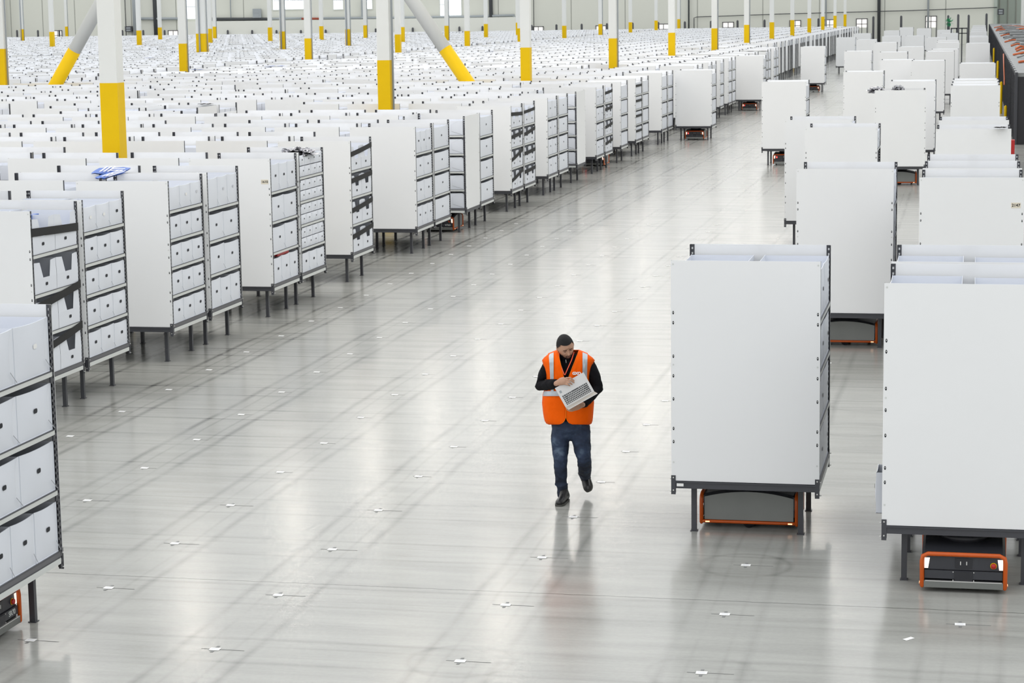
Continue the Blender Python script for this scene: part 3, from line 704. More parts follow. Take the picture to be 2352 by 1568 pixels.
# robots ---------------------------------------------------------------
def make_robot(cx, cy, rot, label, txt):
    """local +X is the front"""
    t = thing('transport_robot', (cx, cy, 0), rot, label, 'robot', 'orange edged transport robots')
    L, W_ = .45, .355; zb, zt = .05, .325
    n = 12
    def arch(x): return zt + .065 * (1 - (x / L) ** 2)
    m = MB()          # shell : grey sides with arched top
    for s in (-1, 1):
        y = s * (W_ - .012)
        for i in range(n):
            xa, xb = -L + .03 + (2 * L - .06) * i / n, -L + .03 + (2 * L - .06) * (i + 1) / n
            q = [(xa, y, zb + .03), (xb, y, zb + .03), (xb, y, arch(xb) - .035), (xa, y, arch(xa) - .035)]
            m.face(q if s < 0 else q[::-1], 'robot_grey')
            q = [(xa, y, arch(xa) - .035), (xb, y, arch(xb) - .035), (xb, y * .93, arch(xb) - .008), (xa, y * .93, arch(xa) - .008)]
            m.face(q if s < 0 else q[::-1], 'robot_black')
    for i in range(n):
        xa, xb = -L + .03 + (2 * L - .06) * i / n, -L + .03 + (2 * L - .06) * (i + 1) / n
        m.face([(xa, -W_ * .9, arch(xa) - .008), (xb, -W_ * .9, arch(xb) - .008), (xb, W_ * .9, arch(xb) - .008), (xa, W_ * .9, arch(xa) - .008)], 'robot_black', True)
    m.box(-L + .03, L - .03, -W_ + .02, W_ - .02, zb, zb + .05, 'robot_black'); m.build('shell', t)
    m = MB()          # orange trim: side rails and both end hoops
    for s in (-1, 1):
        m.tube([(-L + .02, s * (W_ - .008), zb + .012), (L - .02, s * (W_ - .008), zb + .012)], [.016, .016], 'orange_trim', n=8)
        hoop = [(s * L, -W_ + .015, zb), (s * L, -W_ + .012, zt - .06), (s * (L - .002), -W_ + .02, zt - .02), (s * (L - .004), -W_ + .06, zt), (s * (L - .004), W_ - .06, zt), (s * (L - .002), W_ - .02, zt - .02), (s * L, W_ - .012, zt - .06), (s * L, W_ - .015, zb)]
        m.tube(hoop, [.019] * 8, 'orange_trim', n=8, up=(1, .01, 0))
    m.build('orange_trim', t)
    for s in (-1, 1):
        m = MB(); x = s * L
        a, b = sorted((x - s * .02, x - s * .055)); m.box(a, b, -W_ + .02, W_ - .02, .19, zt - .012, 'robot_panel')
        a, b = sorted((x - s * .004, x - s * .05)); m.box(a, b, -W_ + .035, W_ - .035, .115, .185, 'robot_panel')
        a, b = sorted((x + s * .002, x - s * .02)); m.box(a, b, -.075, .075, .10, .18, 'robot_black')
        a, b = sorted((x - s * .014, x - s * .03)); m.box(a, b, -.07, .07, .205, .29, 'robot_black')
        for q in (-.025, .025): m.box(*sorted((x - s * .01, x - s * .02)), q - .004, q + .004, .235, .265, 'bolt_metal')
        for q in (-.085, .085):
            for z in (.105, .175): m.box(*sorted((x - s * .0, x - s * .01)), q - .004, q + .004, z - .004, z + .004, 'bolt_metal')
        m.build('end_panel', t)
        m = MB(); a, b = sorted((x + s * .012, x - s * .02)); m.box(a, b, -W_ + .03, W_ - .03, .04, .098, 'bumper_metal'); m.box(*sorted((x + s * .014, x)), -W_ + .04, W_ - .04, .093, .1, 'bolt_metal'); m.build('bumper', t)
        for q in (-1, 1):
            m = MB(); y = q * (W_ - .055); xx = x - s * .012
            m.face([(xx, y - .022, .29), (xx, y + .022, .29), (xx, y + (.022 if q > 0 else .008), .20), (xx, y - (.008 if q > 0 else .022), .20)][::(1 if s > 0 else -1)], 'lamp_white'); m.build('headlight', t)
        m = MB(); m.tube([(x - s * .02, s * .245, .235), (x + s * .004, s * .245, .235)], [.022, .022], 'red_button', n=12, cap=False); m.disc((x - s * .015, s * .245, .235), (0, .028, 0), (0, 0, .028 * s), 'yellow_paint', 12)
        m.build('stop_button', t)
    if txt == 'r':
        m = MB(); m.disc((L + .002, -W_ + .12, .245), (0, .02, 0), (0, 0, .03), 'lamp_red', 10); m.build('signal_lamp', t)
    elif txt:
        o = put('lettering', text_mesh(txt, .06, 'shelf_lip', .0005, .0008), t); o.rotation_euler = (math.pi / 2, 0, math.pi / 2); o.location = (L + .001 - .004, .21, .15)
    for sx in (-1, 1):
        for sy in (-1, 1):
            m = MB(); y = sy * (W_ + .010); m.box(sx * (L - .06) - .02, sx * (L - .06) + .02, min(y, y - sy * .008), max(y, y - sy * .008), zb + .006, zb + .018, 'lamp_amber'); m.build('marker_light', t)
    for sy in (-1, 1): m = MB(); m.tube([(0, sy * .27, .06), (0, sy * .31, .06)], [.06, .06], 'robot_black', n=16, cap=False); m.build('wheel', t)
    for sx in (-1, 1): m = MB(); m.tube([(sx * .33, -.02, .03), (sx * .33, .02, .03)], [.03, .03], 'robot_black', n=12, cap=False); m.build('wheel', t)
    m = MB(); m.tube([(0, 0, .36), (0, 0, .425)], [.2, .2], 'robot_black', n=20, cap=False); m.disc((0, 0, .425), (.2, 0, 0), (0, .2, 0), 'robot_black', 20); m.build('lift_plate', t)
for r in ROBOTS: make_robot(*r)

# ------------------------------------------------------------------ the field of racks behind the front row
occ = []
for P, r, i in PILL: occ.append((P.x, P.y, .34))
for foot, d in (br1, br2):
    for q in range(0, 28): zz = q * .1; p = foot + d * zz; occ.append((p.x, p.y, .35))
cells = []
rows = []
y = 24.2; rng = random.Random(11)
while y < 248:
    rows.append((y, 0)); rows.append((y + 1.55, 1)); y += 4.63
    if rng.random() < .22: rows.append((y, 2)); y += 1.55
fileX = lambda k: FX - 1.605 * k
for k in range(1, 96):
    cx = fileX(k)
    if k % 14 == 0: continue
    for (fy, tp) in rows:
        jx, jy = rng.uniform(-.03, .03), rng.uniform(-.05, .05)
        gone = rng.random() < (.08 if tp != 1 else .15); turned = rng.random() < .06
        x, yv = cx + jx, fy + jy + HD
        u, v, z = project((x, yv, RT))
        if u < -160 or u > 2400: continue
        if any(abs(px - x) < HW + pr and abs(py - yv) < HD + pr for px, py, pr in occ): continue
        if gone: continue
        cells.append((z, x, yv, k, turned, fy))
cells.sort()
NSEA = 300 - len(FRONT) - 1 - len(RIGHT)
cnt = {}
sea_near = cells[:NSEA]; sea_far = cells[NSEA:]
rank = {}
for c in sorted(sea_near, key=lambda c: c[2]):
    rank.setdefault(c[3], []).append(c)
for k, L_ in rank.items():
    for i, c in enumerate(L_):
        z, x, yv, k, turned, fy = c
        lab = 'white rack in the %s file behind the aisle row, %s from the camera' % (od(k), od(i + 1))
        near = z < 62
        if abs(yv - 28.78 - HD) < .3 and k == 2: pass
        make_rack(x, yv, math.pi / 2 if turned else 0, lab, group='racks in the field behind the aisle row', lod=1)
P = atz(192, 360, 2.2); best = min(((abs(q[1] - P.x) + abs(q[2] - HD - P.y)), q) for q in sea_near)[1]
rk = [o for o in bpy.data.objects if o.name.startswith('storage_rack') and o.parent is None and abs(o.location.x - best[1]) < .01 and abs(o.location.y - best[2]) < .01][0]
m = MB(); m.box(-.062, .062, -.002, 0, -.036, .036, 'beige_label'); pq = m.build('number_plate', rk); pq.location = (max(-.6, min(.6, P.x - best[1])), -HD - .007, 2.2)
tx = put('number_text', text_mesh('4263', .055, 'ink', .0006, .0012), pq); tx.location = (0, -.003, 0); tx.rotation_euler = (math.pi / 2, 0, 0); rk.rotation_euler.z = 0
# the remaining racks, too many to count
m = MB()
def low_rack(m, x, y, turned):
    T = Matrix.Translation((x, y, 0)) @ Matrix.Rotation(math.pi / 2 if turned else 0, 4, 'Z')
    for s in (-1, 1): m.box(-HW, HW, s * HD - .006, s * HD + .006, .52, RT, 'white_panel', T)
    for sx in (-1, 1):
        for sy in (-1, 1):
            px, py = sx * (HW - .022), sy * (HD - .032); m.box(px - .022, px + .022, py - .022, py + .022, 0, RT, 'dark_steel', T)
    m.box(-HW + .02, HW - .02, -HD + .03, HD - .03, 2.2, 2.47, 'white_bin', T)
for z, x, yv, k, turned, fy in sea_far: low_rack(m, x, yv, turned)
m.build('storage_rack', label='dense field of distant white racks reaching to the far wall', cat='racks', kind='stuff')
# bins on the top shelves of the nearer field racks
m = MB()
for z, x, yv, k, turned, fy in sea_near:
    T = Matrix.Translation((x, yv, 0)) @ Matrix.Rotation(math.pi / 2 if turned else 0, 4, 'Z')
    m.box(-HW + .01, HW - .01, -HD + .05, HD - .05, 1.97, 2.0, 'shelf_grey', T)
    n = rng.choice((2, 2, 3)); w_ = (RD - .1) / n; h = rng.choice((.42, .46, .50))
    fullz = 2.0
    for sx in (-1, 1):
        for j in range(n):
            if rng.random() < .05: continue
            y0 = -HD + .05 + w_ * j + .004; y1 = y0 + w_ - .008; xa, xb = sorted((sx * (HW - .012), sx * .03)); th = .006
            m.box(xa, xb, y0, y0 + th, fullz, fullz + h, 'white_bin', T); m.box(xa, xb, y1 - th, y1, fullz, fullz + h, 'white_bin', T)
            m.box(xa, xa + th, y0, y1, fullz, fullz + h, 'white_bin', T); m.box(xb - th, xb, y0, y1, fullz, fullz + h, 'white_bin', T)
            m.box(xa, xb, y0, y1, fullz, fullz + .1 + .15 * rng.random(), 'white_bin', T)
    for zl in (1.45, .95):
        m.box(HW - .02, HW, -HD + .05, HD - .05, zl, zl + .04, 'shelf_lip', T); m.box(-HW + .02, HW - .04, -HD + .04, HD - .04, zl - .02, zl, 'shelf_grey', T)
        m.box(HW - .3, HW - .03, -HD + .06, HD - .06, zl, zl + .4, 'white_bin', T)
m.build('storage_bin', label='white bins filling the racks of the field behind the aisle row', cat='bins', kind='stuff')
m = MB()
for cx, fy in RIGHT[-24:]:
    m.box(cx - HW + .02, cx + HW - .02, fy + .05, fy + RD - .05, 2.15, 2.46, 'white_bin')
m.build('storage_bin', label='white bins on the far racks right of the aisle', cat='bins', kind='stuff')
# bin in the far aisle racks and far right racks
m = MB()
for f in FRONT:
    if f.get('nobin'):
        for z in LEV4: m.box(FX - HW + .03, FX + HW - .012, f['y'] + .06, f['y'] + RD - .06, z + .003, z + .40, 'white_bin')
for cx, fy in RIGHT[:-24]:
    if fy > 33 and fy != 60.2 and cx != -2.50:
        for z in (LEV4 if fy > 50 else LEV4[:3]): m.box(cx - HW + .012, cx + HW - .012, fy + .06, fy + RD - .06, z + .003, z + .40, 'white_bin')
m.build('storage_bin', label='white bins on the shelves of the far aisle racks', cat='bins', kind='stuff')

# small things left on racks
def crumple(name, P, rx, ry, rz, mname, label, cat, seed=1, n=26, amp=.5, sc=9.0):
    m = MB(); G = []
    for i in range(n + 1):
        th = math.pi * i / n; row = []
        for j in range(n * 2):
            ph = math.pi * j / n; d = Vector((math.sin(th) * math.cos(ph), math.sin(th) * math.sin(ph), math.cos(th)))
            nn = noise.noise(d * sc * .35 + Vector((seed, 0, 0))) * .8 + noise.noise(d * sc + Vector((0, seed, 0))) * .6
            r = 1 + amp * nn; row.append((P[0] + d.x * rx * r, P[1] + d.y * ry * r, P[2] + max(0, (d.z + .25)) * rz * r))
        G.append(row)
    m.grid(G, mname, close_u=True, smooth=False); return m.build(name, label=label, cat=cat)
P = aty(690, 352, 34.85 + .75); crumple('foil_bag', (P.x, 35.5, 2.50), .24, .40, .10, 'foil', 'crumpled silver foil bag lying on top of the small-box rack', 'foil bag', 3, amp=.55, sc=11)
P = aty(2030, 205, 60.8); crumple('foil_scrap', (P.x - .2, 60.8, 2.5), .22, .35, .12, 'foil', 'bright foil scrap left on the slightly turned rack', 'foil scrap', 5)
P = aty(2050, 205, 60.8); crumple('foil_scrap', (P.x + .15, 60.9, 2.5), .18, .3, .14, 'foil', 'darker foil scrap right of the bright one on the turned rack', 'foil scrap', 8)
def sheet(name, u, v, y, w_, d_, mname, label, cat, stripes=False, rz=.3, z=None):
    P = atz(u, v, 2.615); y = P.y; z = 2.615
    m = MB(); n = 8; G = [[(-w_ / 2 + w_ * j / n, -d_ / 2 + d_ * i / 4, .006 * math.sin(j * 1.7 + i)) for j in range(n + 1)] for i in range(5)]
    m.grid(G, mname); m.grid([[(p[0], p[1], p[2] + .012) for p in r] for r in G], mname)
    if stripes:
        for q in range(3): m.box(-w_ / 2 + .12 + q * .06, -w_ / 2 + .145 + q * .06, -d_ * .45, d_ * .4, .035, .037, 'paper'); 
        for q in range(2): m.box(0, w_ * .45, -d_ * .3 + q * .12, -d_ * .3 + q * .12 + .04, .035, .037, 'paper')
    o = m.build(name, loc=(P.x, y, z), rz=rz, label=label, cat=cat)
    if stripes: o.rotation_euler.x = .12
    return o
sheet('shoe_bag', 255, 393, 31.0, .48, .45, 'blue_item', 'blue plastic bag with white stripes lying on a rack behind the third aisle rack', 'bag', True, .1, 2.50)
sheet('shoe_bag', 252, 403, 29.4, .22, .50, 'blue_item', 'narrow blue striped bag in front of the wider blue bag', 'bag', True, -.2, 2.50)
sheet('blue_box', 633, 152, 84, .9, .5, 'blue_item', 'small blue package on the racks right of the fifth pillar', 'package', False, 0, 2.66)
sheet('blue_box', 343, 133, 96, .45, .4, 'blue_item', 'tiny blue package far back between two distant pillars', 'package', False, 0, 2.66)
sheet('blue_box', 452, 160, 80, .6, .4, 'blue_item', 'blue strip of packaging right of the yellow pillar foot at upper left', 'package', False, 0, 2.66)
sheet('dark_flap', 2297, 293, 41.9, .22, .12, 'strap_black', 'dark folded item on top of a rack in the right column', 'item', False, .4, 2.56)
sheet('dark_flap', 472, 239, 56, .36, .25, 'strap_black', 'dark flat item on the racks below the sixth pillar', 'item', False, 0, 2.66)
sheet('dark_flap', 340, 104, 125, .9, .3, 'strap_black', 'dark sliver on the far racks behind the front pillar', 'item', False, 0, 2.66)
sheet('dark_flap', 100, 127, 97, 1.3, .3, 'strap_black', 'long dark sliver on the far racks left of the leaning brace', 'item', False, 0, 2.66)
sheet('dark_flap', 760, 121, 110, 1.2, .5, 'strap_black', 'dark rumpled item on the far racks right of the fourth pillar', 'item', False, 0, 2.70)
sheet('dark_flap', 1085, 89, 150, 1.0, .3, 'strap_black', 'small dark box on the far racks right of a distant pillar', 'item', False, 0, 2.70)
sheet('black_tray', 1735, 118, 103, 1.4, .5, 'strap_black', 'long black item resting on a rack above the second lit robot', 'tray', False, 0, 2.72)
P = atd(648, 582, 34.9); m = MB(); m.box(-.1, .1, -.3, .3, 0, .05, 'red_button'); m.build('red_parcel', loc=(FX + HW - .14, 34.0, .555 + .42), label='flat red parcel on the bottom bins of the rack numbered 1610', cat='parcel')
m = MB(); m.box(-.03, .03, -.15, .15, 0, .42, 'blue_item'); m.build('blue_box', loc=(FX + HW - .32, 24.95, 2.06), label='blue carton standing in the top bin of the first strapped rack', cat='carton')
m = MB(); m.box(-.2, .2, -.18, .1, 0, .41, 'paper'); m.build('white_carton', loc=(FX + HW - .42, 24.62, 2.06), label='white carton beside the blue one in the first strapped rack', cat='carton')
T = rackT(-.035, 18.25 + HD); add_bin(T, .34, .36, .6, 'full', -.30, .57, 'white bin sticking out of the left side of the large lower right rack', -1, x_out=.075)
P = atz(2087, 1467, 0); m = MB(); m.face([(-.05, -.02, .002), (.05, -.02, .002), (.05, .02, .004), (-.05, .02, .004)], 'paper'); m.build('paper_slip', loc=(P.x, P.y, 0), rz=.9, label='white paper slip on the floor before the lower right robot', cat='paper slip')
P = aty(1562, 1115, 19.73); m = MB(); m.box(-.032, .032, -.002, 0, -.014, .014, 'paper'); q = m.build('paper_tag', HERO); q.location = (P.x + 2.035, -HD - .012, .488)

# floor stickers
SM = MB(); SM.box(-.042, .042, -.034, .034, 0, .0015, 'paper'); SM.box(-.026, .026, -.007, .007, .0015, .0018, 'bin_fold'); SMm = SM.mesh('sticker')
LM = MB(); LM.box(-.11, .24, -.0035, .0035, 0, .0008, 'tape_grey'); LM.box(-.012, .012, -.085, .085, 0, .0010, 'tape_grey'); LMm = LM.mesh('chalk_line')
LM2 = MB(); LM2.box(-.06, .14, -.003, .003, 0, .0008, 'tape_grey'); LM2.box(-.008, .008, -.07, .07, 0, .0010, 'tape_grey'); LM2m = LM2.mesh('chalk_line')
for r in range(0, 22):
    yv = ROW0 + ROWP * r; k = 0
    for cx in COLS + [ -1.25 ]:
        if cx == -1.25: continue
        u, v, z = project((cx, yv, 0))
        if not (0 < u < 2352 and 0 < v < 1568): continue
        if cx > -2.5 and r > 2 and r < 3: continue
        if any(abs(cx - a) < HW and abs(yv - b - HD) < HD for a, b in RIGHT) or (cx < -10.9): continue
        k += 1
        t = thing('floor_sticker', (cx + random.uniform(-.01, .01), yv, .001), random.uniform(-.02, .02), 'white floor sticker, %s from the left in the %s row from the bottom edge' % (od(k), od(r + 1)), 'sticker', 'guidance stickers on the floor')
        put('cross_mark', LMm if r < 4 else LM2m, t); q = put('plate', SMm, t); q.location.z = .001

# ------------------------------------------------------------------ black cage with cable deck on the right
cg = thing('equipment_cage', (1.34, 78, 0), 0, 'long black ribbed equipment cage along the right edge', 'cage')
m = MB(); m.box(0, 4.5, 0, 186, 0, .12, 'cage_black'); m.box(0, 4.5, 0, 186, 2.35, 2.48, 'tray_grey'); m.box(.35, .4, 0, 186, .12, 2.35, 'cage_black'); m.box(0, 4.5, 0, .06, .12, 2.35, 'cage_black'); m.build('frame', cg)
for i in range(75):
    m = MB(); y0 = i * 2.47
    for q in range(8): m.box(0, .05, y0 + q * .3, y0 + q * .3 + .14, .12, 2.35, 'cage_black')
    m.box(-.03, .07, y0 - .06, y0 + .06, 0, 2.5, 'robot_panel'); m.build('cage_panel', cg)
for i in range(23):
    yv = 80 + (i // 2) * 13 + (6.2 if i % 2 == 0 else 10.6); m = MB()
    pts = [(1.6 + rng.uniform(0, .5), yv, 2.53)]
    for q in range(1, 7): pts.append((1.6 + q * .6, yv + rng.uniform(-.9, .9), 2.53 + rng.uniform(0, .14)))
    col = rng.choice(['cable_orange', 'cable_grey', 'cable_grey', 'cable_orange', 'cage_black'])
    for o_ in range(3): m.tube([(p[0], p[1] + o_ * .12, p[2]) for p in pts], [.05] * 7, col, n=6)
    m.build('cable_bundle', label='%s cable bundle on the cage deck, %s from the near end' % ({'cable_orange': 'orange', 'cable_grey': 'grey', 'cage_black': 'black'}[col], od(i + 1)), cat='cable', group='cable bundles on the cage deck')
for i in range(12):
    yv = 80 + i * 13; m = MB(); m.box(2.0, 5.6, yv, yv + .5, 2.49, 2.58, 'bumper_metal'); m.box(2.3, 3.4, yv + 2, yv + 4.4, 2.49, 2.74, 'tray_grey')
    m.build('cable_tray', label='grey metal tray and cover on the cage deck, %s from the near end' % od(i + 1), cat='tray', group='trays on the cage deck')
m = MB(); m.tube([(1.26, 108, 2.46), (1.24, 104, 2.0), (1.26, 103, 1.5), (1.24, 101, 1.25)], [.03] * 4, 'cable_orange', n=6); m.build('hanging_cable', label='orange cable hanging down the side of the black cage', cat='cable')
for i, (u, v0, v1, y) in enumerate([(2310, 245, 262, 92), (2292, 142, 160, 118), (2283, 112, 130, 150), (2300, 190, 205, 100)]):
    a = aty(u, v0, y); m = MB(); m.tube([(a.x, y, 0), (a.x, y, min(2.3, a.z))], [.06, .06], 'yellow_paint', n=12); m.build('safety_bollard', label='yellow bollard before the black cage, %s from the near end' % od([1, 3, 4, 2][i]), cat='bollard', group='yellow bollards by the cage')
a = atz(2335, 352, 0.2); m = MB(); m.box(-.13, .13, -.2, .2, 0, .5, 'red_button'); m.build('red_cabinet', loc=(1.12, 72.5, 0), label='dark red cabinet at the near foot of the black cage', cat='cabinet')

# ------------------------------------------------------------------ the person
YP = 20.98
def P_(u, v, dy=0.0): return aty(u, v, YP + dy)
foot0 = atz(1291, 1157, 0)
per = thing('person', (foot0.x, YP, 0), 0, 'person in orange vest and jeans walking while using a laptop', 'person')
OFF = Vector((foot0.x, YP, 0))
def L_(p): return Vector(p) - OFF
def pl(*a): return L_(P_(*a))
def remesh(o, vox, smooth=2):
    md = o.modifiers.new('r', 'REMESH'); md.mode = 'VOXEL'; md.voxel_size = vox; md.use_smooth_shade = True
    if smooth: s = o.modifiers.new('s', 'SMOOTH'); s.iterations = smooth; s.factor = .5
    dg = bpy.context.evaluated_depsgraph_get(); dg.update(); me = bpy.data.meshes.new_from_object(o.evaluated_get(dg)); o.modifiers.clear(); o.data = me
    for p in me.polygons: p.use_smooth = True
    return o
# head
HR = Matrix.Rotation(math.radians(31), 3, 'Z') @ Matrix.Rotation(math.radians(27), 3, 'X') @ Matrix.Rotation(math.radians(-15), 3, 'Y')
HC = pl(1298.5, 795.5, -.07)
def g2(x, z, cx, cz, sx, sz): return math.exp(-((x - cx) / sx) ** 2 - ((z - cz) / sz) ** 2)
def headpt(th, ph, off=0.0):
    d = Vector((math.sin(th) * math.sin(ph), -math.sin(th) * math.cos(ph), math.cos(th)))
    x, y, z = d.x * .081, d.y * .102, d.z * .127
    if z < 0: x *= 1 - .24 * (-z / .118) ** 1.5
    if y > 0 and z < -.02: y *= 1 - .35 * min(1, (-z - .02) / .08)
    if y < 0:
        y = max(y, -.090 + abs(x) * .10) if z < .04 else y
        y -= .027 * g2(x, z, 0, -.030, .0115, .017) + .013 * g2(x, z, 0, -.006, .009, .022)
        y += .011 * (g2(x, z, .031, .006, .015, .011) + g2(x, z, -.031, .006, .015, .011))
        y -= .006 * (g2(x, z, .03, .026, .022, .008) + g2(x, z, -.03, .026, .022, .008))
        y -= .008 * g2(x, z, 0, -.054, .022, .006) + .009 * g2(x, z, 0, -.067, .018, .006) - .006 * g2(x, z, 0, -.0605, .024, .0025)
        y -= .012 * g2(x, z, 0, -.095, .022, .014)
        y -= .005 * (g2(x, z, .042, -.025, .016, .02) + g2(x, z, -.042, -.025, .016, .02))
    p = Vector((x, y, z)); 
    if off: p += p.normalized() * off
    return p
def headmesh(m, mname, off=0.0, cond=None, nt=56, npn=72):
    G = [[headpt(math.pi * max(.004, min(.996, i / nt)), 2 * math.pi * j / npn, off) for j in range(npn)] for i in range(nt + 1)]
    if cond is None:
        m.grid([[HR @ p + HC for p in r] for r in G][::-1], mname, close_u=True)
        k = len(m.v) - npn * (nt + 1)
        m.f.append(tuple(k + j for j in range(npn - 1, -1, -1))); m.m.append(m.mi(mname)); m.sm.append(True)
        e = k + npn * nt; m.f.append(tuple(e + j for j in range(npn))); m.m.append(m.mi(mname)); m.sm.append(True)
    else:
        for i in range(nt):
            for j in range(npn):
                q = [G[i][j], G[i + 1][j], G[i + 1][(j + 1) % npn], G[i][(j + 1) % npn]]; c = sum(q, Vector()) / 4
                if cond(c): m.face([HR @ p + HC for p in q][::-1], mname, True)
body = MB(); headmesh(body, 'skin')
for s in (-1, 1):
    body.ball(HR @ Vector((s * .082, .008, -.004)) + HC, (.010, .020, .031), 'skin', T=HR)
neckb = pl(1305, 822, .06)
body.tube([HR @ Vector((0, .03, -.05)) + HC, neckb, pl(1305, 835, .05)], [(.056, .056), .058, .07], 'skin', n=16)
# torso and limbs beneath the clothes
body.tube([pl(1305, 835, .05), pl(1305, 870, .04), pl(1305, 920, .04), pl(1308, 975, .05)], [(.15, .09), (.155, .10), (.14, .095), (.15, .10)], 'skin', n=20, up=(0, 1, 0))
shR, elR, wrR = pl(1263, 836, .04), pl(1243, 886, .06), pl(1277, 881, -.20)
shL, elL, wrL = pl(1352, 838, .04), pl(1371, 892, .04), pl(1339, 929, -.17)
body.tube([pl(1305, 838, .04), shR], [.06, .055], 'skin'); body.tube([pl(1305, 838, .04), shL], [.06, .055], 'skin')
body.tube([shR, elR], [.045, .036], 'skin'); body.tube([elR, wrR], [.036, .028], 'skin')
body.tube([shL, elL], [.045, .036], 'skin'); body.tube([elL, wrL], [.036, .028], 'skin')
hipR, knR, anR = pl(1289, 985, .04), pl(1288, 1056, -.02), L_(Vector((atz(1294, 1150, 0).x, YP + .03, .10)))
hipL, knL, anL = pl(1333, 985, .05), pl(1342, 1056, .02), pl(1345, 1097, .36)
body.tube([hipR, knR, anR], [.075, .05, .036], 'skin'); body.tube([hipL, knL, anL], [.075, .05, .036], 'skin')
# hands
DL = (P_(1300, 880, -.36) - CP).dot(Rf)
def D(u, v, o=0.0): return L_(atd(u, v, DL + o))
wr = D(1279, 879.5, .0)
body.tube([wrR, wr, D(1288, 876, -.02), D(1297, 874, -.03)], [.026, (.021, .027), (.019, .038), (.016, .040)], 'skin', n=12, up=tuple(Ru))
for (a, b, c, r) in [((1300, 868), (1310, 867), (1318.5, 874), .0088), ((1300, 873), (1310, 872.5), (1318.5, 878.5), .009), ((1299, 878), (1308, 878), (1314, 882.5), .0086), ((1297, 882), (1304, 883), (1309, 885.5), .0078)]:
    body.tube([D(*a, -.03), D(*b, -.045), D(*c, -.022)], [r * 1.1, r, r * .85], 'skin', n=8)
body.tube([D(1288, 872, -.02), D(1295, 868.5, .0), D(1302, 871, .012)], [.013, .011, .009], 'skin', n=8)
w2 = D(1337, 930, .03)
body.tube([wrL, w2, D(1328, 933, .0), D(1321, 935, -.01)], [.026, (.021, .026), (.018, .034), (.015, .036)], 'skin', n=12, up=tuple(Ru))
for (a, b, c, r) in [((1320, 939), (1311, 941.5), (1303, 941), .0092), ((1320, 936.5), (1310, 938.5), (1301.5, 938.5), .009), ((1321, 934), (1312, 936), (1304, 935.5), .0085), ((1322, 941), (1314, 943.5), (1307, 943.5), .008)]:
    body.tube([D(*a, -.01), D(*b, -.02), D(*c, -.005)], [r * 1.1, r, r * .9], 'skin', n=8)
body.tube([D(1330, 929, -.02), D(1322, 928, -.045), D(1315, 931, -.05)], [.013, .011, .009], 'skin', n=8)
# feet inside the shoes
heR = L_(atz(1300, 1149, 0)); toR = L_(atz(1283, 1163, 0)); 
body.tube([anR, (heR * .5 + toR * .5) + Vector((0, 0, .05)), toR * .85 + heR * .15 + Vector((0, 0, .035))], [.030, .020, .016], 'skin')
toL = pl(1351, 1125, .26)
body.tube([anL, anL * .7 + toL * .3, anL * .4 + toL * .6], [.028, .020, .014], 'skin')
ob = body.build('body', per); remesh(ob, .0042, 2)
# face details
m = MB(); headmesh(m, 'hair_black', .007, lambda c: (c.z > .078 if c.y < -.05 else c.z > .066 - (c.y + .05) * 1.3 if c.y < .0 else c.z > -.055 * min(1, .35 + c.y / .06)) ); m.build('hair', per)
m = MB(); headmesh(m, 'stubble', .0022, lambda c: c.y < -.02 and ((-.052 < c.z < -.044 and abs(c.x) < .026) or (c.z < -.046 and .022 < abs(c.x) < .030 and c.z > -.08) or (c.z < -.076 and c.z > -.112 and abs(c.x) < .030) or (c.z < -.05 and abs(c.x) > .05)), 90, 120); m.build('beard', per)
m = MB(); headmesh(m, 'lip_skin', .0012, lambda c: c.y < -.05 and abs(c.x) < .019 and (-.0595 < c.z < -.054 or -.071 < c.z < -.062), 110, 140); m.build('lips', per)
m = MB(); headmesh(m, 'hair_black', .0025, lambda c: c.y < -.03 and .014 < abs(c.x) < .047 and .018 + (abs(c.x) - .014) * .12 < c.z < .030 + (.03 - abs(c.x)) * .02, 110, 140); m.build('eyebrows', per)
for s in (-1, 1):
    m = MB(); m.ball(HR @ Vector((s * .031, -.0765, .003)) + HC, (.0125, .008, .0065), 'eye_white', T=HR); m.ball(HR @ Vector((s * .031, -.081, .0005)) + HC, (.006, .005, .005), 'eye_dark', T=HR)
    m.ball(HR @ Vector((s * .031, -.0775, .0065)) + HC, (.0145, .009, .0045), 'skin', T=HR); m.ball(HR @ Vector((s * .031, -.0835, .0035)) + HC, (.013, .003, .0013), 'eye_dark', T=HR)
    m.build('eye', per)
# trousers
m = MB()
def lerp(a, b, t): return a * (1 - t) + b * t
m.tube([pl(1308, 952, .05), pl(1309, 972, .05), pl(1311, 985, .05)], [(.175, .115), (.19, .125), (.185, .125)], 'denim', n=24, up=(0, 1, 0))
m.tube([hipR + Vector((0, 0, .03)), pl(1287, 1005, .02), pl(1287, 1030, .0), pl(1287, 1053, -.03), pl(1287.5, 1075, -.01), pl(1289, 1100, .02), pl(1291.5, 1122, .03), pl(1293, 1139, .03)], [.097, .093, .083, .071, .065, .061, .054, .055], 'denim', n=20)
m.tube([hipL + Vector((0, 0, .03)), pl(1334, 1005, .03), pl(1338, 1030, .02), pl(1342, 1055, .0), pl(1343, 1068, .09), pl(1343, 1084, .22), pl(1344, 1094, .33)], [.100, .097, .086, .072, .070, .062, .054], 'denim', n=20)
m.tube([pl(1277, 1112, .0), pl(1290, 1117, -.03), pl(1303, 1111, .0)], [.014, .012, .014], 'denim', n=8)
m.tube([pl(1274, 1051, -.02), pl(1288, 1057, -.08), pl(1300, 1052, -.03)], [.010, .008, .010], 'denim', n=8)
o = m.build('jeans', per); remesh(o, .007, 3)
tex = bpy.data.textures.new('folds', 'CLOUDS'); tex.noise_scale = .07; tex.noise_depth = 2
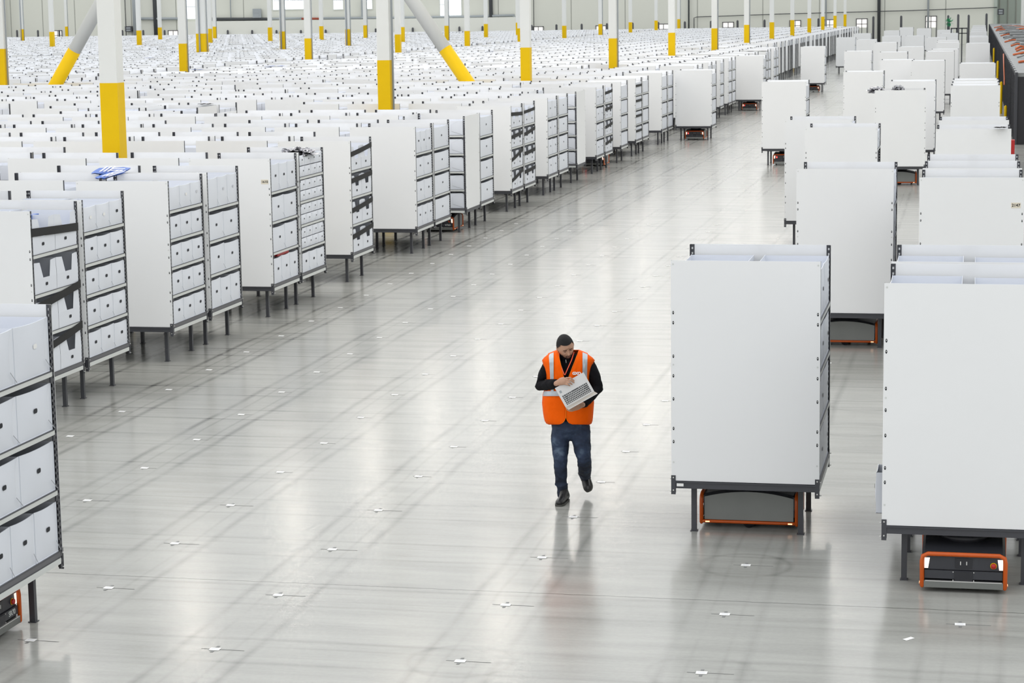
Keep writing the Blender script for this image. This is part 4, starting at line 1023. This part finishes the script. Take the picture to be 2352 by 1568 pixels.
def wrinkle(o, s):
    md = o.modifiers.new('w', 'DISPLACE'); md.texture = tex; md.strength = s; md.mid_level = .5
    dg = bpy.context.evaluated_depsgraph_get(); dg.update(); me = bpy.data.meshes.new_from_object(o.evaluated_get(dg)); o.modifiers.clear(); o.data = me
    for p in me.polygons: p.use_smooth = True
wrinkle(o, .018)
# pullover
m = MB()
m.tube([pl(1305, 822, .04), pl(1305, 836, .04), pl(1305, 860, .04), pl(1305, 900, .04), pl(1306, 940, .05), pl(1308, 970, .05)], [(.10, .075), (.175, .10), (.185, .115), (.178, .115), (.18, .115), (.188, .12)], 'shirt_black', n=28, up=(0, 1, 0))
m.tube([HR @ Vector((0, .035, -.075)) + HC + Vector((0, 0, -.01)), pl(1304, 825, .03)], [(.072, .068), (.085, .075)], 'shirt_black', n=20, up=(0, 1, 0))
m.tube([pl(1290, 828, .04), shR, lerp(shR, elR, .5) + Vector((-.012, 0, 0)), elR + Vector((-.006, 0, 0)), lerp(elR, wrR, .45), lerp(wrR, elR, .04)], [.075, .073, .064, .062, .057, .046], 'shirt_black', n=18)
m.tube([pl(1322, 828, .04), shL, lerp(shL, elL, .5) + Vector((.014, 0, 0)), elL + Vector((.004, 0, 0)), lerp(elL, wrL, .45), lerp(wrL, elL, .04)], [.075, .075, .066, .062, .056, .045], 'shirt_black', n=18)
o = m.build('pullover', per); remesh(o, .0065, 3); wrinkle(o, .014)
m = MB(); m.tube([pl(1299.5, 826, -.125), pl(1300.5, 833, -.135)], [.0022] * 2, 'bolt_metal', n=6); m.build('zip', per)
m = MB(); a = shL + Vector((.066, -.02, -.04)); m.ball(a, (.008, .016, .03), 'red_patch'); m.build('sleeve_patch', per)
# vest : outline given row by row  (v, left u, V-left u, V-right u, right u, depth)
rowsV = [(806, 1259, 1281, 1329, 1350, .03), (812, 1250, 1282.2, 1327, 1361, .075), (820, 1245.5, 1284, 1323.5, 1366, .115), (830, 1247, 1286.5, 1320, 1362.5, .14), (845, 1250.5, 1289.7, 1314, 1358, .155),
         (860, 1254.5, 1293.3, 1308.2, 1354.5, .16), (875, 1256, 1297.5, 1303.5, 1353, .16), (890, 1252, 1300.2, 1301.2, 1358, .16), (905, 1247, 1300.4, 1301, 1363, .16), (925, 1245.5, 1300.2, 1300.8, 1364, .16), (945, 1247.5, 1299.8, 1300.4, 1362.5, .155), (958, 1249.5, 1299.4, 1300, 1361.5, .15), (966, 1251.5, 1296.5, 1303, 1360.5, .148), (972, 1255, 1291, 1308, 1358.5, .145), (974.5, 1261, 1285, 1315, 1354, .145)]
ref = pl(1305, 880, 0)
def vslope(u, v): return v + .42 * max(0, abs(u - 1305) - 26) * max(0, min(1, (836 - v) / 32))
def vpt(row, u, off=0.0):
    v, uL, _, _, uR, dep = row; uc = (uL + uR) / 2; hw = (uR - uL) / 2 + 1; s = max(-1, min(1, (u - uc) / hw))
    prof = math.sqrt(max(0, 1 - abs(s) ** 2.6)); dy = .045 - (dep + .045) * prof
    dy += .010 * noise.noise(Vector((u * .09, v * .02, 0))) + .006 * noise.noise(Vector((u * .25, v * .06, 3)))
    return pl(u, vslope(u, v), dy - off)
def seam_top(row0, u, side):     # point over the shoulder, further back
    return pl(u, row0[0] - 5, .07)
m = MB()
for side in (0, 1):
    G = []
    n = 14
    topr = rowsV[0]
    for ri, row in enumerate(rowsV):
        a, b = (row[1], row[2]) if side == 0 else (row[3], row[4])
        G.append([vpt(row, a + (b - a) * j / n) for j in range(n + 1)])
    a, b = (rowsV[0][1], rowsV[0][2]) if side == 0 else (rowsV[0][3], rowsV[0][4])
    G.insert(0, [pl(a + (b - a) * j / n, vslope(a + (b - a) * j / n, 803.5), .05) for j in range(n + 1)])
    m.grid(G, 'vest_orange')
# back
G = []
for v, uL, a, b, uR, dep in rowsV:
    n = 24; uc = (uL + uR) / 2; hw = (uR - uL) / 2 + 1; G.append([])
    for j in range(n + 1):
        u = uL + (uR - uL) * j / n; s = max(-1, min(1, (u - uc) / hw)); G[-1].append(pl(u, vslope(u, v), .045 + (.13 * (1 if v > 815 else .5)) * math.sqrt(max(0, 1 - abs(s) ** 2.6))))
G.insert(0, [pl(1259 + 91 * j / 24, vslope(1259 + 91 * j / 24, 803.5), .055) for j in range(25)])
m.grid([r[::-1] for r in G], 'vest_orange')
ov = m.build('safety_vest', per)
sd = ov.modifiers.new('s', 'SOLIDIFY'); sd.thickness = .005; sd.offset = 0
def patch(name, fa, fb, r0, r1, mname, off=.011, n=6, rows=None):
    m = MB(); G = []
    R_ = rows or rowsV
    for row in R_:
        if not (r0 <= row[0] <= r1): continue
        a, b = fa(row[0]), fb(row[0]); G.append([vpt(row, a + (b - a) * j / n, off) for j in range(n + 1)])
    m.grid(G, mname); m.grid([[p + Vector((0, .004, 0)) for p in r][::-1] for r in G], mname); return m.build(name, ov)
def rowat(v):
    for i in range(len(rowsV) - 1):
        if rowsV[i][0] <= v <= rowsV[i + 1][0]:
            t = (v - rowsV[i][0]) / (rowsV[i + 1][0] - rowsV[i][0]); return tuple(x * (1 - t) + y * t for x, y in zip(rowsV[i], rowsV[i + 1]))
fine = [rowat(v) for v in [806 + i * 3 for i in range(56)]]
patch('reflective_strip', lambda v: 1260.5 + (v - 810) * .055, lambda v: 1271.5 + (v - 810) * .0, 806, 900, 'reflective', rows=fine)
patch('reflective_strip', lambda v: 1338.0, lambda v: 1349.3 - (v - 810) * .02, 806, 900, 'reflective', rows=fine)
patch('reflective_strip', lambda v: rowat(v)[1] + .3, lambda v: 1299.5, 898, 909.5, 'reflective', n=40, off=.014, rows=[rowat(898 + q * .75) for q in range(16)])
patch('reflective_strip', lambda v: 1302, lambda v: rowat(v)[4] - .3, 898, 909.5, 'reflective', n=40, off=.014, rows=[rowat(898 + q * .75) for q in range(16)])
# hem and V trims
for pts in ([vpt(r, r[2], .004) for r in fine if r[0] < 972], [vpt(r, r[3], .004) for r in fine if r[0] < 972]):
    m = MB(); m.tube(pts, [.0028] * len(pts), 'vest_trim', n=6); m.build('trim', ov)
r = rowat(856); me = text_mesh('GXO', .037, 'logo_white', .001, .0022); a = vpt(rowat(857.5), 1324.5, .013)
q = put('logo', me, ov); Mx = Matrix((tuple(Rr), tuple(Ru), tuple(-Rf))).transposed().to_4x4(); q.matrix_basis = Matrix.Translation(a) @ Mx
# lanyard
m = MB()
for pts in ([(1283.5, 808, -.06), (1285, 830, -.125), (1292, 850, -.16), (1296.5, 861, -.175)], [(1318.5, 808, -.06), (1313, 826, -.13), (1304, 846, -.165), (1297.5, 861, -.175)]):
    P0 = [pl(*p) for p in pts]; G = [[p - Vector((.005, 0, 0)), p + Vector((.005, 0, 0))] for p in P0]; m.grid(G, 'lanyard_red')
m.build('lanyard', per)
# shoes
def shoe(heel, toe, ankle, up, name='shoe'):
    t = (toe - heel).normalized(); side = t.cross(up).normalized(); upv = side.cross(t).normalized(); L = (toe - heel).length
    m = MB(); pts = []; 
    prof = [(0.0, .048, .036), (.10, .05, .040), (.3, .048, .040), (.5, .047, .034), (.7, .050, .029), (.88, .048, .026), (.97, .040, .021)]
    m.tube([heel + t * (L * a) + upv * (h + .014) for a, w_, h in prof], [(w_ * .88, h) for a, w_, h in prof], 'shoe_black', n=16, up=tuple(upv))
    m.tube([heel + t * (L * .12) + upv * .05, lerp(heel + t * (L * .14) + upv * .06, ankle, 1.25)], [(.046, .052), (.052, .055)], 'shoe_black', n=16, up=tuple(side))
    m.tube([heel + t * (L * .3) + upv * .06, heel + t * (L * .55) + upv * .05], [(.034, .03), (.03, .02)], 'shoe_black', n=12, up=tuple(upv))
    m.tube([lerp(heel, toe, .22) + upv * .115, lerp(heel, toe, .42) + upv * .072, lerp(heel, toe, .6) + upv * .055], [(.042, .03), (.040, .028), (.036, .02)], 'shoe_black', n=14, up=tuple(upv))
    o = m.build(name, per); remesh(o, .005, 2)
    m = MB(); prof2 = [(-.045, .012), (-.03, .030), (.03, .042), (.15, .045), (.3, .043), (.5, .044), (.65, .049), (.78, .051), (.88, .047), (.96, .038), (1.01, .026), (1.03, .012)]
    G = []
    for z in (0.0, .020):
        G.append([heel + t * (L * a) + side * w_ + upv * z for a, w_ in prof2] + [heel + t * (L * a) - side * w_ + upv * z for a, w_ in prof2[::-1]])
    m.grid(G, 'sole_grey', close_u=True); m.face(G[1][::-1], 'sole_grey'); m.face(G[0], 'sole_grey'); m.build('sole', o)
    m = MB()
    for i in range(5):
        c = heel + t * (L * (.30 + i * .075)) + upv * (.108 - i * .010)
        for s in (-1, 1): m.ball(c + side * s * .022 - upv * .004, .0042, 'lamp_white' if False else 'bolt_metal', n=6, k=4)
        if i < 4: m.tube([c + side * .02, c - side * .02 + t * .012], [.0026, .0026], 'shoe_black', n=5)
    m.build('laces', o)
shoe(heR + Vector((0, 0, 0)), toR, anR, Vector((0, 0, 1)))
d_ = (toL - anL).normalized(); bk = Vector((0, 1, .12)).normalized()
shoe(anL + bk * .055 + d_ * -.035, toL + bk * .035 + d_ * .03, anL, -bk)
# laptop (held, so its own thing)
cA, cB, cC, cD = (1273.5, 890), (1341, 856), (1364.5, 897.5), (1300.5, 937)
def LD(u, v, o=0.0): return atd(u, v, DL + o)
A, B, Cc, Dd = LD(*cA), LD(*cB), LD(*cC), LD(*cD)
org = (A + B + Cc + Dd) / 4; ex = ((B - A) + (Cc - Dd)).normalized(); ey = (A + B - Cc - Dd).normalized(); ez = ex.cross(ey).normalized(); ey = ez.cross(ex).normalized()
lw = ((B - A).length + (Cc - Dd).length) / 4; lh = ((A - Dd).length + (B - Cc).length) / 4
lt = thing('laptop', org, 0, 'open silver laptop held by the walking person', 'laptop'); lt.matrix_world = Matrix.Translation(org) @ Matrix((tuple(ex), tuple(ey), tuple(ez))).transposed().to_4x4()
m = MB(); m.box(-lw, lw, -lh, lh, -.012, 0, 'laptop_silver'); m.box(-lw + .02, lw - .02, -lh + .012, lh * .12, .0001, .0006, 'laptop_silver'); dk = m.build('deck', lt)
bv = dk.modifiers.new('b', 'BEVEL'); bv.width = .004; bv.segments = 2
m = MB()
cols_, rws = 15, 6
for r in range(rws):
    y0 = lh * .08 - .002 - r * (lh * 1.0) / rws; ph = lh * 1.0 / rws; x = -lw + .022; W2 = 2 * lw - .044; p = W2 / cols_
    kh = ph * (.72 if r < 5 else .45)
    if r == 0: spans = [(0, 1), (1, 1.3), (2.3, 1), (3.3, 1), (4.3, 1), (5.3, 4.7), (10, 1), (11, 1), (12, 1), (13, 1), (14, 1)]
    elif r in (1, 2, 3): wl = (2.2, 1.8, 1.4)[r - 1]; spans = [(0, 1), (1, wl)] + [(1 + wl + i, 1) for i in range(int(13 - wl - 1.6))]; e = spans[-1][0] + 1; spans.append((e, 15 - e))
    else: spans = [(i, 1) for i in range(15)]
    for a, w_ in spans: m.box(x + a * p + .0018, x + (a + w_) * p - .0018, y0 - kh, y0, .0005, .0022, 'laptop_key')
m.build('keyboard', lt)
m = MB(); m.box(-.05, .055, lh * .22, lh * .86, 0, .0004, 'laptop_silver'); 
for a in ((-.052, -.050, lh * .2, lh * .88), (.055, .057, lh * .2, lh * .88)): m.box(a[0], a[1], a[2], a[3], 0, .0006, 'bin_fold')
m.box(-.052, .057, lh * .2, lh * .2 + .0015, 0, .0006, 'bin_fold'); m.build('touchpad', lt)
m = MB(); m.box(-lw + .02, -lw + .042, lh * .34, lh * .58, 0, .0005, 'pipe_grey'); m.build('sticker', lt)
# lid : rises from the hinge edge towards the viewer, seen almost edge-on
m = MB(); ld = Vector((.06, -.085, .99)).normalized()
G = []
hx = [(-lw, -lh, -.006), (lw, -lh, -.006)]
P4 = [Vector(hx[0]), Vector(hx[1]), Vector(hx[1]) + ld * .215, Vector(hx[0]) + ld * .215]; nrm = Vector((0, -1, 0)) * .006
m.face(P4, 'laptop_tan'); m.face([p + nrm for p in P4][::-1], 'laptop_tan')
for i in range(4): m.face([P4[i], P4[i] + nrm, P4[(i + 1) % 4] + nrm, P4[(i + 1) % 4]], 'laptop_silver')
m.build('lid', lt)

# ------------------------------------------------------------------ light
wd = bpy.data.worlds.new('world'); SC.world = wd; wd.use_nodes = True; nt = wd.node_tree; n = nt.nodes; l = nt.links
bg = n['Background']; tc = n.new('ShaderNodeTexCoord'); sp = n.new('ShaderNodeSeparateXYZ'); cr = n.new('ShaderNodeValToRGB')
l.new(tc.outputs['Generated'], sp.inputs[0]); l.new(sp.outputs['Z'], cr.inputs['Fac'])
e = cr.color_ramp.elements; e[0].position = 0.0; e[0].color = (.90, .915, .91, 1); e[1].position = .7; e[1].color = (.98, 1.0, 1.03, 1)
q = e.new(.28); q.color = (.98, .99, 1.0, 1)
l.new(cr.outputs['Color'], bg.inputs['Color']); bg.inputs['Strength'].default_value = 1.0
for ix, x in enumerate([-4.5, -12.0, -20.5, -29]):
    for iy, yv in enumerate([27, 36, 45, 54, 63, 72, 81, 90, 100, 110, 122, 136]):
        la = bpy.data.lights.new('high_bay_lamp', 'AREA'); la.shape = 'RECTANGLE'; la.size = .7; la.size_y = 1.4; la.energy = 80; la.color = (1.0, .90, .78)
        lo = bpy.data.objects.new('high_bay_lamp', la); C.objects.link(lo); lo.location = (x, yv, 11.2)
SC.view_settings.view_transform = 'Standard'; SC.view_settings.look = 'None'; SC.view_settings.gamma = 1.0; SC.view_settings.exposure = 0.32
SC.view_settings.use_curve_mapping = False
SC.cycles.use_denoising = True; SC.cycles.max_bounces = 4; SC.cycles.diffuse_bounces = 3; SC.cycles.glossy_bounces = 2; SC.cycles.use_adaptive_sampling = True; SC.cycles.adaptive_threshold = .03; SC.cycles.adaptive_min_samples = 12; SC.cycles.caustics_reflective = False; SC.cycles.caustics_refractive = False
for o in bpy.data.objects:
    if o.get('label') and len(o['label'].replace(',', '').split()) > 16: print('LONG', o['label'])
print('BINS', N_BIN[0], 'SEA', len(sea_near), len(sea_far), 'OBJS', len(bpy.data.objects))
